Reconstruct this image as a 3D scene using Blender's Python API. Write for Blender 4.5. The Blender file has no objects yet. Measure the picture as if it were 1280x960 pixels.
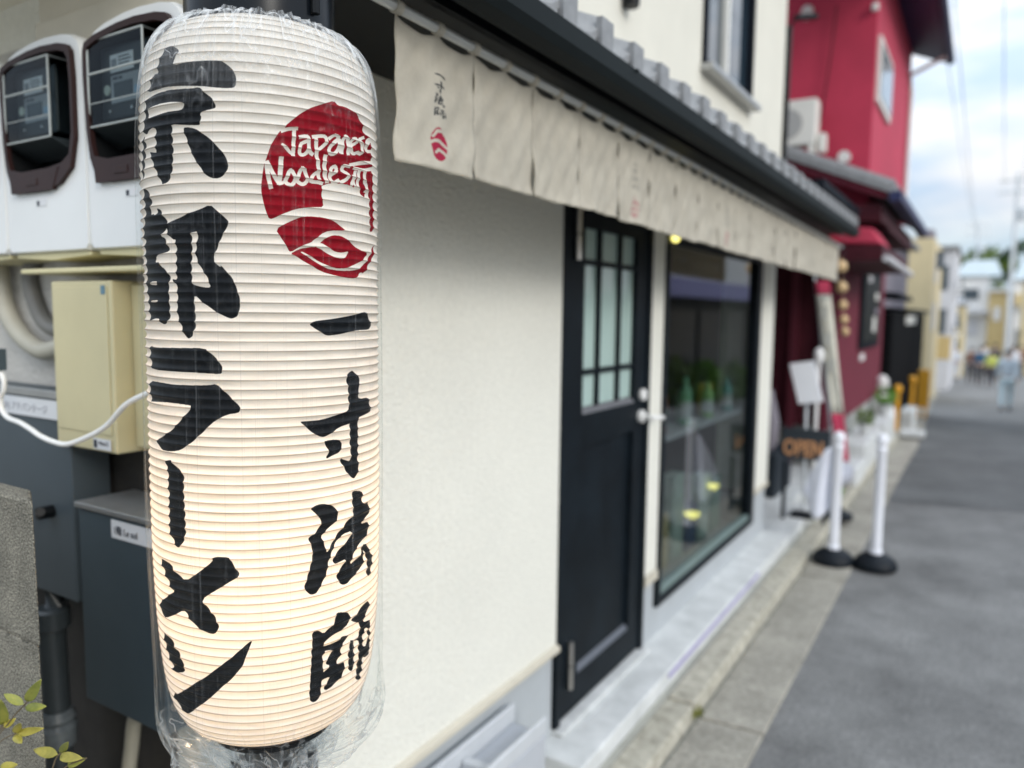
import bpy, bmesh, math, random
import numpy as np
from math import radians, sin, cos, pi, sqrt, atan2
from mathutils import Vector, Matrix
random.seed(7)
SC = bpy.context.scene
# ------------------------------------------------------------------ camera
cam_d = bpy.data.cameras.new('camera')
cam = bpy.data.objects.new('camera', cam_d)
SC.collection.objects.link(cam); SC.camera = cam
def _n(v): return Vector(v).normalized()
yv = _n((590, -83, 955)); dn = _n((-122, 10120, 955)); dn = (dn - yv*dn.dot(yv)).normalized()
zv = -dn; xv = yv.cross(zv)
Rw = Matrix((xv, yv, zv))                       # image axes (right, down, forward) -> world
cr_, cd_, cf_ = Rw @ Vector((1,0,0)), Rw @ Vector((0,1,0)), Rw @ Vector((0,0,1))
M3 = Matrix((cr_, -cd_, -cf_)).transposed()
cam.matrix_world = Matrix.Translation((0,0,1.6)) @ M3.to_4x4()
cam_d.sensor_fit = 'HORIZONTAL'; cam_d.sensor_width = 36.0
cam_d.lens = 955/1280*36.0
cam_d.clip_start = 0.05; cam_d.clip_end = 2000
cam_d.dof.use_dof = True
cam_d.dof.focus_distance = 0.985
cam_d.dof.aperture_fstop = 2.3
cam_d.dof.aperture_blades = 0
# ------------------------------------------------------------------ world, sun, exposure
SUN_EL, SUN_AZ = radians(25), radians(116)      # azimuth clockwise from +Y (street direction)
W = bpy.data.worlds.new('World'); SC.world = W; W.use_nodes = True
nt = W.node_tree; N = nt.nodes; Lk = nt.links; N.clear()
out = N.new('ShaderNodeOutputWorld'); bg = N.new('ShaderNodeBackground'); bg.inputs[1].default_value = 0.15
sky = N.new('ShaderNodeTexSky'); sky.sky_type = 'NISHITA'; sky.sun_disc = False
sky.sun_elevation = SUN_EL; sky.sun_rotation = SUN_AZ; sky.air_density = 1.0; sky.dust_density = 1.5; sky.ozone_density = 1.0
geo = N.new('ShaderNodeTexCoord'); mp = N.new('ShaderNodeMapping'); mp.inputs['Scale'].default_value = (1.0, 1.0, 3.2)
Lk.new(geo.outputs['Generated'], mp.inputs[0])
nz = N.new('ShaderNodeTexNoise'); nz.inputs['Scale'].default_value = 3.1; nz.inputs['Detail'].default_value = 7; nz.inputs['Roughness'].default_value = .6
Lk.new(mp.outputs[0], nz.inputs[0])
rp = N.new('ShaderNodeValToRGB'); rp.color_ramp.elements[0].position = .36; rp.color_ramp.elements[1].position = .60
rp.color_ramp.elements[0].color = (.72,.72,.72,1); rp.color_ramp.elements[1].color = (1,1,1,1)
Lk.new(nz.outputs[0], rp.inputs[0])
mx = N.new('ShaderNodeMixRGB')
# cloud layer: an even overcast deck, brighter overhead than near the horizon
sz = N.new('ShaderNodeSeparateXYZ'); Lk.new(geo.outputs['Generated'], sz.inputs[0])
mr = N.new('ShaderNodeMapRange'); mr.inputs['From Min'].default_value = 0; mr.inputs['From Max'].default_value = 1; mr.inputs['To Min'].default_value = 2.2; mr.inputs['To Max'].default_value = 9.5
Lk.new(sz.outputs[2], mr.inputs[0])
cm = N.new('ShaderNodeVectorMath'); cm.operation = 'SCALE'; 
tn = N.new('ShaderNodeMixRGB'); tn.inputs[1].default_value = (.70,.86,1.06,1); tn.inputs[2].default_value = (1.10,1.12,1.16,1)
n2 = N.new('ShaderNodeTexNoise'); n2.inputs['Scale'].default_value = 4.2; n2.inputs['Detail'].default_value = 6; Lk.new(mp.outputs[0], n2.inputs[0])
r2 = N.new('ShaderNodeValToRGB'); r2.color_ramp.elements[0].position = .42; r2.color_ramp.elements[1].position = .60; Lk.new(n2.outputs[0], r2.inputs[0]); Lk.new(r2.outputs[0], tn.inputs[0])
Lk.new(tn.outputs[0], cm.inputs[0]); Lk.new(mr.outputs[0], cm.inputs['Scale']); Lk.new(cm.outputs[0], mx.inputs[2])
Lk.new(rp.outputs[0], mx.inputs[0]); Lk.new(sky.outputs[0], mx.inputs[1])
Lk.new(mx.outputs[0], bg.inputs[0]); Lk.new(bg.outputs[0], out.inputs[0])
sl = bpy.data.lights.new('sun', 'SUN'); sun = bpy.data.objects.new('sun', sl); SC.collection.objects.link(sun)
sl.energy = 0.85; sl.angle = radians(20); sl.color = (1.0, .965, .90)
sd = Vector((sin(SUN_AZ)*cos(SUN_EL), cos(SUN_AZ)*cos(SUN_EL), sin(SUN_EL)))
sun.rotation_euler = sd.to_track_quat('Z','Y').to_euler()
SC.view_settings.view_transform = 'Standard'; SC.view_settings.look = 'None'
SC.view_settings.exposure = 0.85; SC.view_settings.gamma = 1.0
SC.cycles.use_denoising = True
SC.cycles.max_bounces = 8; SC.cycles.transparent_max_bounces = 16
SC.cycles.sample_clamp_indirect = 6.0
# printed lettering of the lantern as outlines (angle about the axis, run down the paper, in 0.1 mrad / 0.1 mm)
INK = [
('k',1,'-8913,743 -8788,716 -8592,703 -8228,696 -7947,702 -7601,724 -7369,745 -7121,777 -7026,797 -7023,816 -7088,835 -7260,863 -7351,883 -7405,907 -7408,927 -7358,955 -7055,964 -6370,957 -5827,953 -5128,948 -4473,946 -3519,944 -3019,955 -2675,988 -2454,1013 -2231,1044 -2100,1074 -1991,1120 -1949,1156 -1950,1202 -1993,1231 -2102,1258 -2360,1270 -2913,1272 -3519,1267 -4537,1250 -5285,1240 -6168,1231 -6822,1224 -7594,1217 -8192,1215 -8940,1217 -9577,1218 -10493,1217 -10876,1196 -10755,1152 -10596,1107 -10330,1036 -10050,1009 -9609,1009 -9435,990 -9416,942 -9393,909 -9348,873 -9287,847 -9175,818 -9093,795 -8998,765'),
('k',1,'-5336,1263 -5168,1258 -5036,1258 -4870,1262 -4707,1278 -4461,1314 -4240,1342 -3926,1378 -3760,1403 -3646,1432 -3587,1455 -3550,1487 -3611,1504 -3803,1515 -3969,1523 -4203,1531 -4405,1543 -4686,1564 -4775,1580 -4716,1597 -4693,1607 -4694,1614 -4712,1633 -4757,1673 -4799,1693 -4861,1706 -5128,1709 -5766,1703 -6329,1695 -7146,1680 -7481,1687 -7460,1722 -7445,1759 -7430,1817 -7417,1858 -7401,1905 -7386,1951 -7365,2021 -7377,2076 -7430,2145 -7476,2191 -7540,2237 -7621,2268 -7765,2302 -7913,2326 -8148,2353 -8336,2366 -8580,2372 -8715,2370 -8808,2360 -8977,2327 -9329,2250 -9567,2198 -9813,2140 -9986,2097 -10175,2046 -10347,2006 -10603,1956 -10560,1941 -10205,1951 -9945,1957 -9636,1963 -9526,1941 -9545,1882 -9546,1835 -9531,1776 -9521,1735 -9511,1688 -9729,1674 -10350,1684 -10760,1697 -11136,1721 -11411,1720 -11725,1693 -11797,1664 -11645,1617 -11563,1578 -11488,1525 -11439,1485 -11387,1437 -11358,1394 -11340,1334 -11271,1307 -11106,1300 -10684,1291 -9903,1270 -9204,1260 -8247,1255 -7478,1255 -6477,1262 -5952,1263 -5555,1264'),
('k',0,'-10477,1425 -9802,1412 -9143,1406 -8199,1402 -7543,1404 -6781,1416 -6416,1424 -6208,1435 -6172,1448 -6286,1470 -6386,1486 -6527,1504 -6847,1512 -7559,1510 -8147,1514 -8948,1525 -9581,1534 -10398,1544 -10769,1521 -10773,1455'),
('k',1,'-6211,1729 -5853,1729 -5547,1737 -5127,1757 -4761,1784 -4250,1835 -3891,1879 -3481,1942 -3236,1983 -3018,2022 -2878,2056 -2737,2101 -2669,2131 -2636,2159 -2639,2184 -2681,2219 -2757,2246 -2909,2281 -3058,2303 -3285,2323 -3493,2332 -3798,2332 -4009,2325 -4240,2307 -4392,2290 -4547,2264 -4716,2231 -4991,2172 -5210,2119 -5493,2043 -5686,1982 -5892,1906 -6023,1855 -6150,1802 -6234,1770 -6321,1740'),
('k',1,'-11771,1737 -11521,1780 -11439,1818 -11465,1871 -11516,1925 -11627,2007 -11717,2068 -11834,2138 -11989,2193 -12291,2260 -12475,2261 -12616,2197 -12602,2100 -12442,1919 -12263,1821 -11977,1749'),
('k',1,'-12066,2391 -11763,2384 -11530,2389 -11239,2409 -11013,2435 -10727,2478 -10590,2510 -10514,2548 -10531,2583 -10651,2636 -10688,2671 -10657,2708 -10532,2721 -10259,2715 -10093,2719 -9935,2736 -9794,2734 -9594,2712 -9557,2691 -9658,2660 -9567,2653 -9246,2665 -9051,2686 -8866,2727 -8663,2762 -8341,2813 -8220,2839 -8226,2857 -8312,2875 -8533,2904 -8727,2935 -9005,2987 -9013,3013 -8756,3027 -8565,3052 -8336,3101 -8229,3132 -8179,3162 -8230,3181 -8415,3198 -8775,3213 -9578,3233 -9972,3259 -10075,3308 -9969,3325 -9614,3321 -9373,3334 -9106,3371 -8978,3386 -8912,3385 -8738,3402 -8379,3445 -8201,3478 -8096,3517 -8101,3550 -8219,3595 -8267,3639 -8269,3706 -8255,3761 -8217,3833 -8205,3895 -8213,3981 -8309,4029 -8553,4066 -8754,4086 -9022,4099 -9225,4098 -9471,4084 -9612,4067 -9716,4040 -9914,4029 -10338,4028 -10711,4037 -11258,4058 -11539,4047 -11636,3997 -11680,3947 -11695,3871 -11760,3812 -11920,3736 -12053,3677 -12235,3601 -12252,3544 -12108,3475 -12063,3421 -12085,3352 -12093,3323 -12088,3317 -12168,3297 -12391,3252 -12502,3212 -12544,3155 -12461,3111 -12228,3057 -12269,3027 -12633,3005 -12738,2981 -12590,2945 -12599,2916 -12777,2876 -12741,2844 -12485,2804 -12307,2772 -12102,2732 -12014,2699 -11980,2656 -12040,2616 -12239,2558 -12297,2503 -12224,2424'),
('k',0,'-10689,3563 -10016,3562 -9805,3572 -9872,3600 -10135,3609 -10807,3604 -11083,3594 -11017,3572'),
('k',0,'-10723,3802 -10043,3799 -9822,3803 -9868,3819 -10097,3825 -10686,3825 -10964,3820 -11010,3808'),
('k',1,'-8178,2849 -7803,2825 -7407,2806 -6796,2783 -6269,2759 -5548,2721 -5011,2691 -4357,2653 -3987,2654 -3685,2696 -3465,2726 -3206,2760 -3012,2789 -2776,2826 -2692,2849 -2713,2869 -2752,2884 -2828,2902 -2965,2941 -3239,3023 -3411,3079 -3572,3138 -3724,3192 -3950,3271 -3897,3322 -3538,3372 -3398,3384 -3395,3366 -3263,3381 -2933,3440 -2706,3485 -2455,3544 -2316,3588 -2213,3641 -2125,3685 -2005,3744 -1961,3791 -1969,3850 -2011,3897 -2111,3957 -2252,3988 -2514,4008 -2690,4013 -2876,4006 -3155,3987 -3685,3946 -4125,3905 -4718,3841 -5118,3797 -5538,3749 -5694,3754 -5662,3814 -5637,3866 -5608,3937 -5611,3999 -5650,4083 -5713,4137 -5836,4192 -5975,4224 -6211,4252 -6369,4257 -6532,4243 -6669,4221 -6856,4179 -6994,4139 -7157,4079 -7257,4032 -7346,3971 -7364,3919 -7319,3846 -7303,3782 -7306,3692 -7324,3641 -7366,3602 -7465,3582 -7677,3570 -7793,3559 -7873,3544 -7784,3541 -7487,3549 -7379,3532 -7393,3483 -7372,3440 -7305,3381 -7290,3364 -7321,3383 -7334,3355 -7338,3266 -7340,3193 -7342,3098 -7426,3060 -7639,3059 -7829,3044 -8101,3007 -8298,2971 -8524,2915 -8551,2886 -8393,2866'),
('k',0,'-5714,2973 -5324,2965 -5194,2980 -5244,3027 -5295,3073 -5372,3144 -5422,3185 -5472,3220 -5453,3253 -5354,3300 -5252,3335 -5091,3376 -4997,3399 -4917,3416 -4777,3451 -4505,3522 -4356,3570 -4245,3623 -4373,3642 -4820,3637 -5187,3627 -5679,3606 -5878,3557 -5879,3453 -5878,3403 -5873,3380 -5851,3341 -5800,3264 -5772,3192 -5750,3086 -5770,3029 -5842,2991'),
('k',1,'-11465,4387 -10900,4396 -9742,4395 -7905,4389 -6728,4385 -5396,4380 -4782,4392 -4460,4426 -4212,4458 -3902,4505 -3715,4540 -3547,4582 -3467,4609 -3433,4636 -3443,4656 -3505,4680 -3637,4692 -3912,4695 -4335,4694 -5164,4688 -6031,4685 -7514,4684 -8712,4683 -10362,4683 -11349,4671 -11640,4632 -11807,4600 -11920,4556 -11922,4521 -11815,4476 -11762,4441 -11732,4400'),
('k',1,'-11600,4838 -10458,4837 -9621,4839 -8587,4845 -7773,4846 -6726,4844 -5945,4841 -4982,4836 -4492,4830 -4166,4820 -3887,4835 -3503,4882 -3177,4929 -2732,5001 -2457,5046 -2201,5089 -2102,5113 -2105,5131 -2151,5147 -2265,5168 -2502,5180 -2995,5190 -3422,5216 -4021,5273 -4259,5295 -4253,5292 -4397,5312 -4778,5367 -5101,5412 -5548,5474 -5910,5521 -6389,5578 -6781,5618 -7305,5662 -7694,5686 -8158,5702 -8595,5711 -9270,5716 -9678,5714 -9994,5701 -10306,5677 -10808,5629 -10516,5582 -9453,5515 -8820,5465 -8177,5402 -7710,5346 -7154,5265 -6733,5205 -6212,5133 -6335,5101 -7201,5093 -7962,5090 -9089,5090 -10009,5096 -11283,5109 -12006,5117 -12107,5117 -12160,5091 -12190,5027 -12204,4966 -12212,4876'),
('k',1,'-9493,5861 -9196,5842 -8975,5833 -8709,5828 -8560,5836 -8442,5859 -8209,5882 -7755,5919 -7490,5944 -7256,5972 -7172,6005 -7186,6062 -7186,6063 -7172,6008 -7188,6028 -7241,6136 -7254,6228 -7235,6355 -7219,6454 -7199,6581 -7200,6664 -7223,6747 -7301,6804 -7482,6866 -7646,6904 -7885,6941 -8051,6955 -8231,6955 -8369,6938 -8543,6898 -8711,6872 -8968,6846 -9118,6812 -9236,6751 -9245,6703 -9151,6642 -9136,6588 -9193,6512 -9183,6448 -9102,6363 -9097,6305 -9165,6242 -9166,6192 -9101,6126 -9090,6095 -9126,6081 -9142,6046 -9143,5969 -9244,5923 -9507,5884'),
('k',1,'-10485,7190 -9566,7210 -9092,7239 -8708,7286 -8301,7322 -7672,7370 -7131,7359 -6393,7284 -5776,7215 -4948,7113 -4638,7062 -4640,7030 -4341,7016 -3601,7012 -3273,7021 -3159,7045 -3071,7069 -2961,7107 -2829,7142 -2606,7193 -2512,7221 -2496,7240 -2529,7255 -2629,7275 -2823,7297 -3223,7336 -3639,7376 -4310,7439 -4850,7493 -5560,7568 -5722,7619 -5396,7673 -5138,7718 -4805,7778 -4601,7833 -4411,7909 -4357,7950 -4408,7977 -4500,7999 -4683,8028 -4860,8041 -5129,8045 -5376,8038 -5739,8018 -5994,8003 -6276,7982 -6541,7960 -6935,7923 -7151,7895 -7296,7860 -7479,7836 -7810,7813 -8194,7825 -8881,7882 -9424,7924 -10121,7972 -10579,7990 -10986,7982 -11286,7970 -11636,7946 -11804,7916 -11864,7864 -11344,7796 -10296,7696 -9733,7642 -9206,7596 -9106,7571 -9349,7553 -9494,7527 -9615,7478 -9780,7445 -10089,7410 -10256,7380 -10360,7337 -10501,7306 -10767,7269 -10885,7240 -10905,7200'),
('k',1,'-11415,8238 -10987,8231 -10623,8237 -10138,8263 -9860,8285 -9608,8316 -9497,8340 -9458,8373 -9340,8390 -9090,8400 -8926,8417 -8752,8452 -8648,8480 -8552,8518 -8459,8542 -8319,8564 -8313,8595 -8443,8653 -8680,8683 -9178,8705 -9519,8718 -9869,8728 -10155,8731 -10537,8730 -10549,8716 -10198,8684 -10157,8661 -10393,8634 -10596,8607 -10886,8566 -11083,8521 -11291,8447 -11439,8400 -11604,8352 -11673,8314 -11616,8263'),
('k',1,'-9497,9018 -8458,8917 -7550,8825 -6324,8698 -5480,8605 -4501,8489 -3925,8420 -3397,8356 -3009,8304 -2546,8237 -2190,8188 -1745,8132 -1622,8131 -1750,8182 -1851,8223 -1981,8276 -2084,8315 -2215,8362 -2303,8399 -2396,8446 -2652,8504 -3225,8608 -3707,8684 -4367,8774 -4918,8852 -5680,8960 -6283,9036 -7056,9120 -7722,9192 -8709,9295 -9336,9337 -9712,9322 -9982,9307 -10282,9285 -10584,9268 -11086,9252 -11340,9222 -11453,9160 -11313,9128 -10884,9110 -10553,9094 -10146,9073'),
('k',1,'3416,4068 3637,4047 3967,4034 4602,4023 5141,4014 5889,4000 6557,3986 7547,3964 8155,3948 8639,3931 9009,3923 9467,3918 9750,3924 9990,3942 10189,3958 10457,3982 10585,4007 10631,4048 10734,4073 10961,4097 10917,4116 10590,4141 10325,4153 9979,4158 9516,4160 8756,4161 8180,4165 7462,4174 7004,4183 6526,4195 6134,4203 5616,4210 5291,4213 4970,4213 4740,4206 4473,4189 4223,4168 3859,4133 3632,4110 3415,4086'),
('k',1,'6971,4748 7172,4727 7344,4714 7582,4699 7773,4705 8023,4736 8262,4766 8626,4810 8712,4840 8551,4873 8512,4899 8572,4934 8545,4963 8419,5001 8405,5031 8494,5066 8628,5084 8887,5092 9183,5095 9702,5093 10070,5111 10470,5159 10638,5197 10633,5245 10669,5273 10768,5299 10628,5313 10206,5322 9607,5331 8630,5346 8312,5370 8369,5411 8367,5441 8304,5474 8301,5503 8358,5545 8356,5579 8292,5624 8290,5641 8351,5641 8361,5670 8324,5744 8308,5801 8303,5870 8323,5928 8379,6005 8351,6057 8227,6112 8097,6142 7894,6165 7750,6171 7585,6163 7377,6141 7019,6094 6770,6048 6488,5978 6300,5927 6099,5869 6154,5853 6498,5873 6788,5889 7185,5910 7349,5898 7353,5843 7337,5788 7291,5701 7266,5633 7247,5547 7241,5491 7245,5434 7247,5410 7247,5406 6979,5411 6334,5427 5918,5446 5487,5478 5192,5500 4868,5525 4651,5535 4419,5537 4166,5525 3761,5494 3480,5463 3165,5416 2914,5380 2592,5336 2513,5317 2633,5313 2951,5312 3659,5315 4165,5312 4741,5301 5213,5287 5847,5264 6321,5248 6890,5232 7136,5207 7165,5159 7168,5118 7147,5062 7141,5017 7145,4961 7108,4919 7012,4867 6957,4827 6911,4776'),
('k',1,'4582,5593 4897,5588 5198,5587 5658,5590 5930,5600 6151,5625 6278,5642 6377,5661 6357,5685 6208,5726 6114,5751 6023,5771 5831,5785 5445,5799 5176,5810 4872,5825 4739,5827 4701,5816 4741,5802 4881,5777 4938,5756 4940,5729 4879,5701 4724,5660 4619,5633 4505,5606'),
('k',1,'3304,6448 3575,6429 3818,6419 4168,6415 4472,6421 4901,6442 5199,6466 5523,6506 5700,6537 5820,6577 5845,6609 5788,6651 5658,6682 5390,6718 5109,6745 4667,6780 4426,6809 4243,6847 4218,6876 4336,6910 4418,6942 4507,6989 4578,7026 4669,7074 4779,7074 4969,7027 5121,6991 5317,6944 5499,6912 5770,6877 5961,6852 6173,6824 6401,6793 6776,6744 7083,6714 7492,6688 7643,6658 7603,6606 7572,6564 7532,6508 7492,6457 7429,6383 7463,6349 7615,6338 7915,6343 8570,6371 8889,6395 8993,6428 9012,6470 8956,6541 9125,6568 9646,6564 9980,6580 10280,6625 10363,6652 10262,6676 10295,6700 10485,6736 10397,6755 10006,6767 9592,6779 8967,6801 8760,6818 8812,6838 9041,6848 9616,6853 9913,6866 10046,6890 10100,6915 10101,6952 10049,6980 9918,7012 9622,7039 9048,7080 8637,7109 8154,7143 7869,7178 7610,7231 7463,7275 7342,7334 7442,7350 7830,7330 8132,7312 8514,7283 8710,7262 8810,7239 8800,7217 8673,7183 8751,7162 9091,7145 9367,7152 9734,7188 9994,7224 10282,7281 10513,7320 10811,7364 10992,7403 11138,7459 11095,7499 10850,7544 10733,7580 10670,7625 10494,7646 10133,7658 9914,7642 9705,7591 9695,7556 9878,7518 9892,7474 9746,7400 9613,7350 9423,7299 9281,7266 9107,7234 9089,7257 9215,7348 9180,7402 8967,7448 8682,7475 8193,7497 7870,7518 7523,7548 7294,7570 7052,7595 6835,7605 6528,7604 6322,7595 6102,7571 5932,7537 5719,7473 5664,7439 5731,7414 5893,7389 6247,7349 6462,7316 6647,7269 6528,7253 6055,7261 5781,7266 5543,7270 5411,7261 5312,7235 5299,7211 5364,7178 5547,7143 5958,7086 6322,7047 6847,7005 7157,6967 7402,6913 7241,6892 6617,6895 6242,6906 5889,6929 5673,6957 5470,7003 5314,7050 5118,7123 4992,7171 4864,7220 4803,7263 4772,7325 4674,7370 4458,7425 4278,7471 4038,7534 3899,7569 3781,7596 3620,7608 3332,7613 3131,7601 2908,7566 2773,7538 2653,7503 2665,7469 2815,7416 2930,7366 3072,7291 3172,7235 3287,7169 3345,7122 3375,7070 3367,7025 3314,6963 3228,6921 3064,6877 3055,6850 3196,6823 3340,6808 3566,6797 3748,6775 3983,6729 4112,6693 4204,6648 4113,6609 3797,6557 3568,6519 3302,6474'),
('k',1,'3465,8124 3749,8122 3995,8138 4340,8184 4589,8190 4874,8159 5103,8136 5401,8108 5543,8072 5601,8005 5692,7976 5866,7969 6165,7976 6778,8002 7117,8032 7339,8079 7402,8120 7337,8178 7067,8207 6478,8227 6083,8239 5654,8250 5331,8265 4934,8292 4702,8310 4499,8328 4428,8347 4446,8378 4630,8388 5091,8386 5439,8383 5862,8377 6088,8365 6229,8339 6482,8335 7005,8350 7193,8368 7121,8397 6952,8419 6601,8447 6429,8478 6334,8530 6332,8560 6420,8584 6354,8606 6101,8640 5981,8667 5922,8702 6106,8718 6659,8727 6912,8746 6979,8784 6973,8824 6893,8888 6714,8931 6344,8977 6058,9006 5697,9034 5386,9046 4958,9049 4781,9035 4746,8996 4798,8966 4967,8932 5097,8906 5258,8876 5127,8863 4647,8861 4443,8875 4391,8911 4381,8949 4409,9010 4392,9056 4321,9112 4231,9141 4074,9157 3921,9164 3692,9166 3535,9156 3364,9129 3280,9086 3241,9005 3231,8928 3246,8813 3267,8716 3306,8586 3332,8488 3360,8368 3367,8278 3358,8168'),
('k',0,'4624,8454 5191,8464 5373,8484 5247,8525 5094,8554 4835,8588 4750,8614 4793,8644 4890,8662 5100,8678 5093,8697 4865,8728 4713,8746 4552,8762 4468,8697 4423,8520'),
('k',1,'7489,8455 7670,8459 7820,8470 8022,8494 8099,8526 8088,8583 8131,8628 8253,8684 8290,8729 8259,8786 8285,8826 8384,8872 8374,8901 8249,8927 8122,8937 7924,8937 7756,8920 7529,8878 7461,8840 7507,8784 7479,8736 7365,8671 7354,8624 7437,8571 7459,8529 7430,8475'),
('k',1,'7697,8149 8148,8117 8525,8090 9041,8053 9466,8035 10044,8028 10390,8039 10647,8071 10672,8103 10476,8155 10234,8185 9837,8209 9655,8240 9566,8293 9814,8320 10637,8342 11122,8369 11416,8407 11415,8434 11123,8465 11140,8497 11484,8550 11547,8585 11338,8621 11392,8664 11779,8740 11842,8784 11571,8816 11575,8852 11870,8913 11636,8929 10899,8918 10497,8902 10125,8867 9970,8876 9925,8933 9976,8976 10154,9029 10142,9064 9929,9100 9915,9131 10098,9175 9993,9190 9561,9184 9289,9165 9017,9120 8950,9082 9037,9027 9021,8986 8894,8938 8887,8898 8994,8845 9034,8801 9027,8742 8978,8692 8861,8626 8849,8586 8933,8553 8697,8526 8069,8497 8023,8483 8515,8474 8769,8452 8898,8402 8912,8357 8818,8293 8610,8258 8195,8231 7923,8208 7637,8175'),
('k',0,'9900,8434 10337,8442 10586,8473 10757,8544 10828,8595 10830,8655 10645,8686 10204,8706 9963,8694 9764,8641 9698,8579 9726,8473'),
('r',1,'1738,1654 2042,1608 2300,1571 2656,1523 2976,1484 3440,1431 3891,1391 4589,1340 5127,1302 5797,1259 6137,1253 6298,1283 6529,1291 6970,1283 7305,1283 7713,1293 8078,1304 8615,1320 8931,1340 9169,1374 9351,1399 9573,1428 9710,1460 9836,1514 10015,1537 10354,1540 10638,1550 11032,1574 11214,1615 11255,1696 11286,1780 11325,1915 11397,2013 11540,2131 11623,2242 11685,2409 11737,2543 11805,2719 11544,2795 10922,2813 10691,2749 10646,2568 10610,2444 10562,2310 10446,2266 10207,2286 10006,2315 9737,2366 9500,2377 9172,2355 9034,2329 8994,2286 8859,2275 8565,2289 8391,2293 8236,2290 8028,2286 7666,2280 7395,2275 7065,2268 6547,2272 5623,2285 5178,2297 4916,2316 4764,2327 4637,2336 4587,2345 4586,2359 4583,2392 4577,2461 4622,2512 4743,2573 4533,2601 3898,2611 3363,2623 2639,2643 2155,2665 1637,2701 1303,2728 965,2758 751,2774 543,2786 413,2787 290,2778 174,2738 -1,2646 -98,2584 -173,2518 -209,2484 -227,2464 -223,2433 -196,2373 -158,2320 -89,2246 -35,2196 32,2143 100,2105 207,2064 300,2022 430,1954 580,1900 835,1830 1026,1785 1260,1741 1425,1728 1613,1738 1672,1727 1635,1687'),
('r',1,'1004,2893 1578,2837 1993,2801 2475,2765 2843,2745 3297,2731 3737,2725 4414,2724 4930,2732 5568,2754 5984,2773 6392,2803 6642,2824 6859,2850 6540,2866 5584,2879 5065,2896 4651,2926 4353,2956 4008,3001 3817,3028 3673,3051 3414,3069 2909,3095 2538,3123 2095,3168 1874,3175 1748,3148 1600,3115 1351,3055 1149,3006 884,2940'),
('r',1,'2046,3189 2465,3151 2808,3131 3263,3116 3555,3109 3839,3107 4077,3092 4399,3057 4598,3030 4778,2996 5014,2973 5442,2946 5791,2935 6252,2932 6607,2941 7048,2968 7520,3003 8327,3065 8996,3096 9919,3111 10089,3139 9507,3194 9044,3232 8447,3271 7901,3301 7132,3337 6555,3352 5846,3354 5283,3341 4558,3304 4094,3274 3619,3232 3310,3205 2992,3176 2833,3168 2743,3176 2970,3204 3658,3268 4126,3308 4620,3346 5127,3366 5953,3377 6608,3379 7457,3372 8053,3360 8692,3336 9251,3294 10072,3210 10698,3132 11448,3015 11765,2983 11667,3023 11663,3057 11749,3102 11431,3151 10688,3228 10245,3287 9797,3359 9476,3386 9100,3381 8889,3392 8715,3423 8422,3446 7883,3472 7274,3476 6324,3461 5623,3443 4771,3413 4144,3380 3387,3327 2922,3289 2479,3247 2214,3225 1976,3210'),
('r',0,'4079,3064 4399,3054 4675,3062 5059,3093 5340,3113 5667,3135 5954,3144 6365,3147 6702,3142 7152,3126 7256,3137 7054,3183 6850,3207 6536,3224 6275,3228 5926,3222 5617,3209 5185,3181 4878,3159 4524,3131 4290,3117 4047,3111 3953,3099 3955,3077'),
('r',0,'1361,1760 1666,1739 1587,1699 1283,1720'),
('r',0,'1533,1748 1839,1728 1760,1687 1454,1708'),
('r',0,'1693,1737 2017,1719 1959,1677 1636,1695'),
('r',0,'1861,1726 2210,1714 2187,1670 1838,1683'),
('r',0,'2060,1718 2426,1709 2420,1665 2054,1674'),
('r',0,'2283,1712 2652,1703 2646,1659 2277,1669'),
('r',0,'2240,1682 2192,1758 2489,1756 2537,1680'),
('r',0,'2207,1735 2159,1811 2455,1809 2504,1733'),
('r',0,'2173,1788 2132,1863 2428,1860 2469,1785'),
('r',0,'2142,1840 2112,1914 2408,1911 2439,1837'),
('r',0,'2120,1891 2096,1964 2393,1960 2417,1887'),
('r',0,'2104,1941 2080,2014 2376,2011 2400,1937'),
('r',0,'2350,1986 1992,1939 1838,1966 2193,2014'),
('r',0,'2071,1949 1718,1902 1565,1929 1916,1977'),
('r',0,'1796,1912 1446,1865 1295,1892 1642,1940'),
('r',0,'2709,1803 3059,1789 3033,1750 2683,1763'),
('r',0,'2925,1795 3280,1781 3254,1741 2899,1755'),
('r',0,'3120,1785 3424,1781 3446,1740 3142,1744'),
('r',0,'3230,1775 3443,1793 3607,1756 3392,1738'),
('r',0,'3315,1772 3415,1805 3671,1782 3569,1750'),
('r',0,'3402,1772 3333,1809 3599,1814 3669,1777'),
('r',0,'3491,1778 3210,1804 3322,1838 3605,1812'),
('r',0,'3358,1792 2996,1816 3068,1853 3431,1830'),
('r',0,'3093,1808 2790,1839 2917,1872 3222,1840'),
('r',0,'2830,1833 2667,1879 2898,1894 3063,1847'),
('r',0,'2704,1865 2617,1918 2875,1922 2962,1869'),
('r',0,'2637,1900 2606,1948 2871,1946 2902,1898'),
('r',0,'2605,1933 2640,1974 2904,1963 2868,1922'),
('r',0,'2615,1961 2725,1994 2967,1972 2856,1938'),
('r',0,'2683,1987 2870,2005 3034,1970 2846,1952'),
('r',0,'2836,2004 3094,1997 3085,1957 2828,1964'),
('r',0,'3007,2002 3286,1980 3189,1944 2911,1966'),
('r',0,'3198,1989 3441,1957 3280,1928 3039,1960'),
('r',0,'3378,1968 3553,1928 3326,1910 3154,1950'),
('r',0,'3500,1943 3628,1896 3372,1886 3246,1933'),
('r',0,'3590,1913 3670,1864 3400,1861 3322,1909'),
('r',0,'3655,1880 3668,1832 3390,1838 3377,1886'),
('r',0,'3672,1850 3638,1802 3361,1813 3395,1861'),
('r',0,'3652,1821 3618,1773 3342,1784 3375,1832'),
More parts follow.
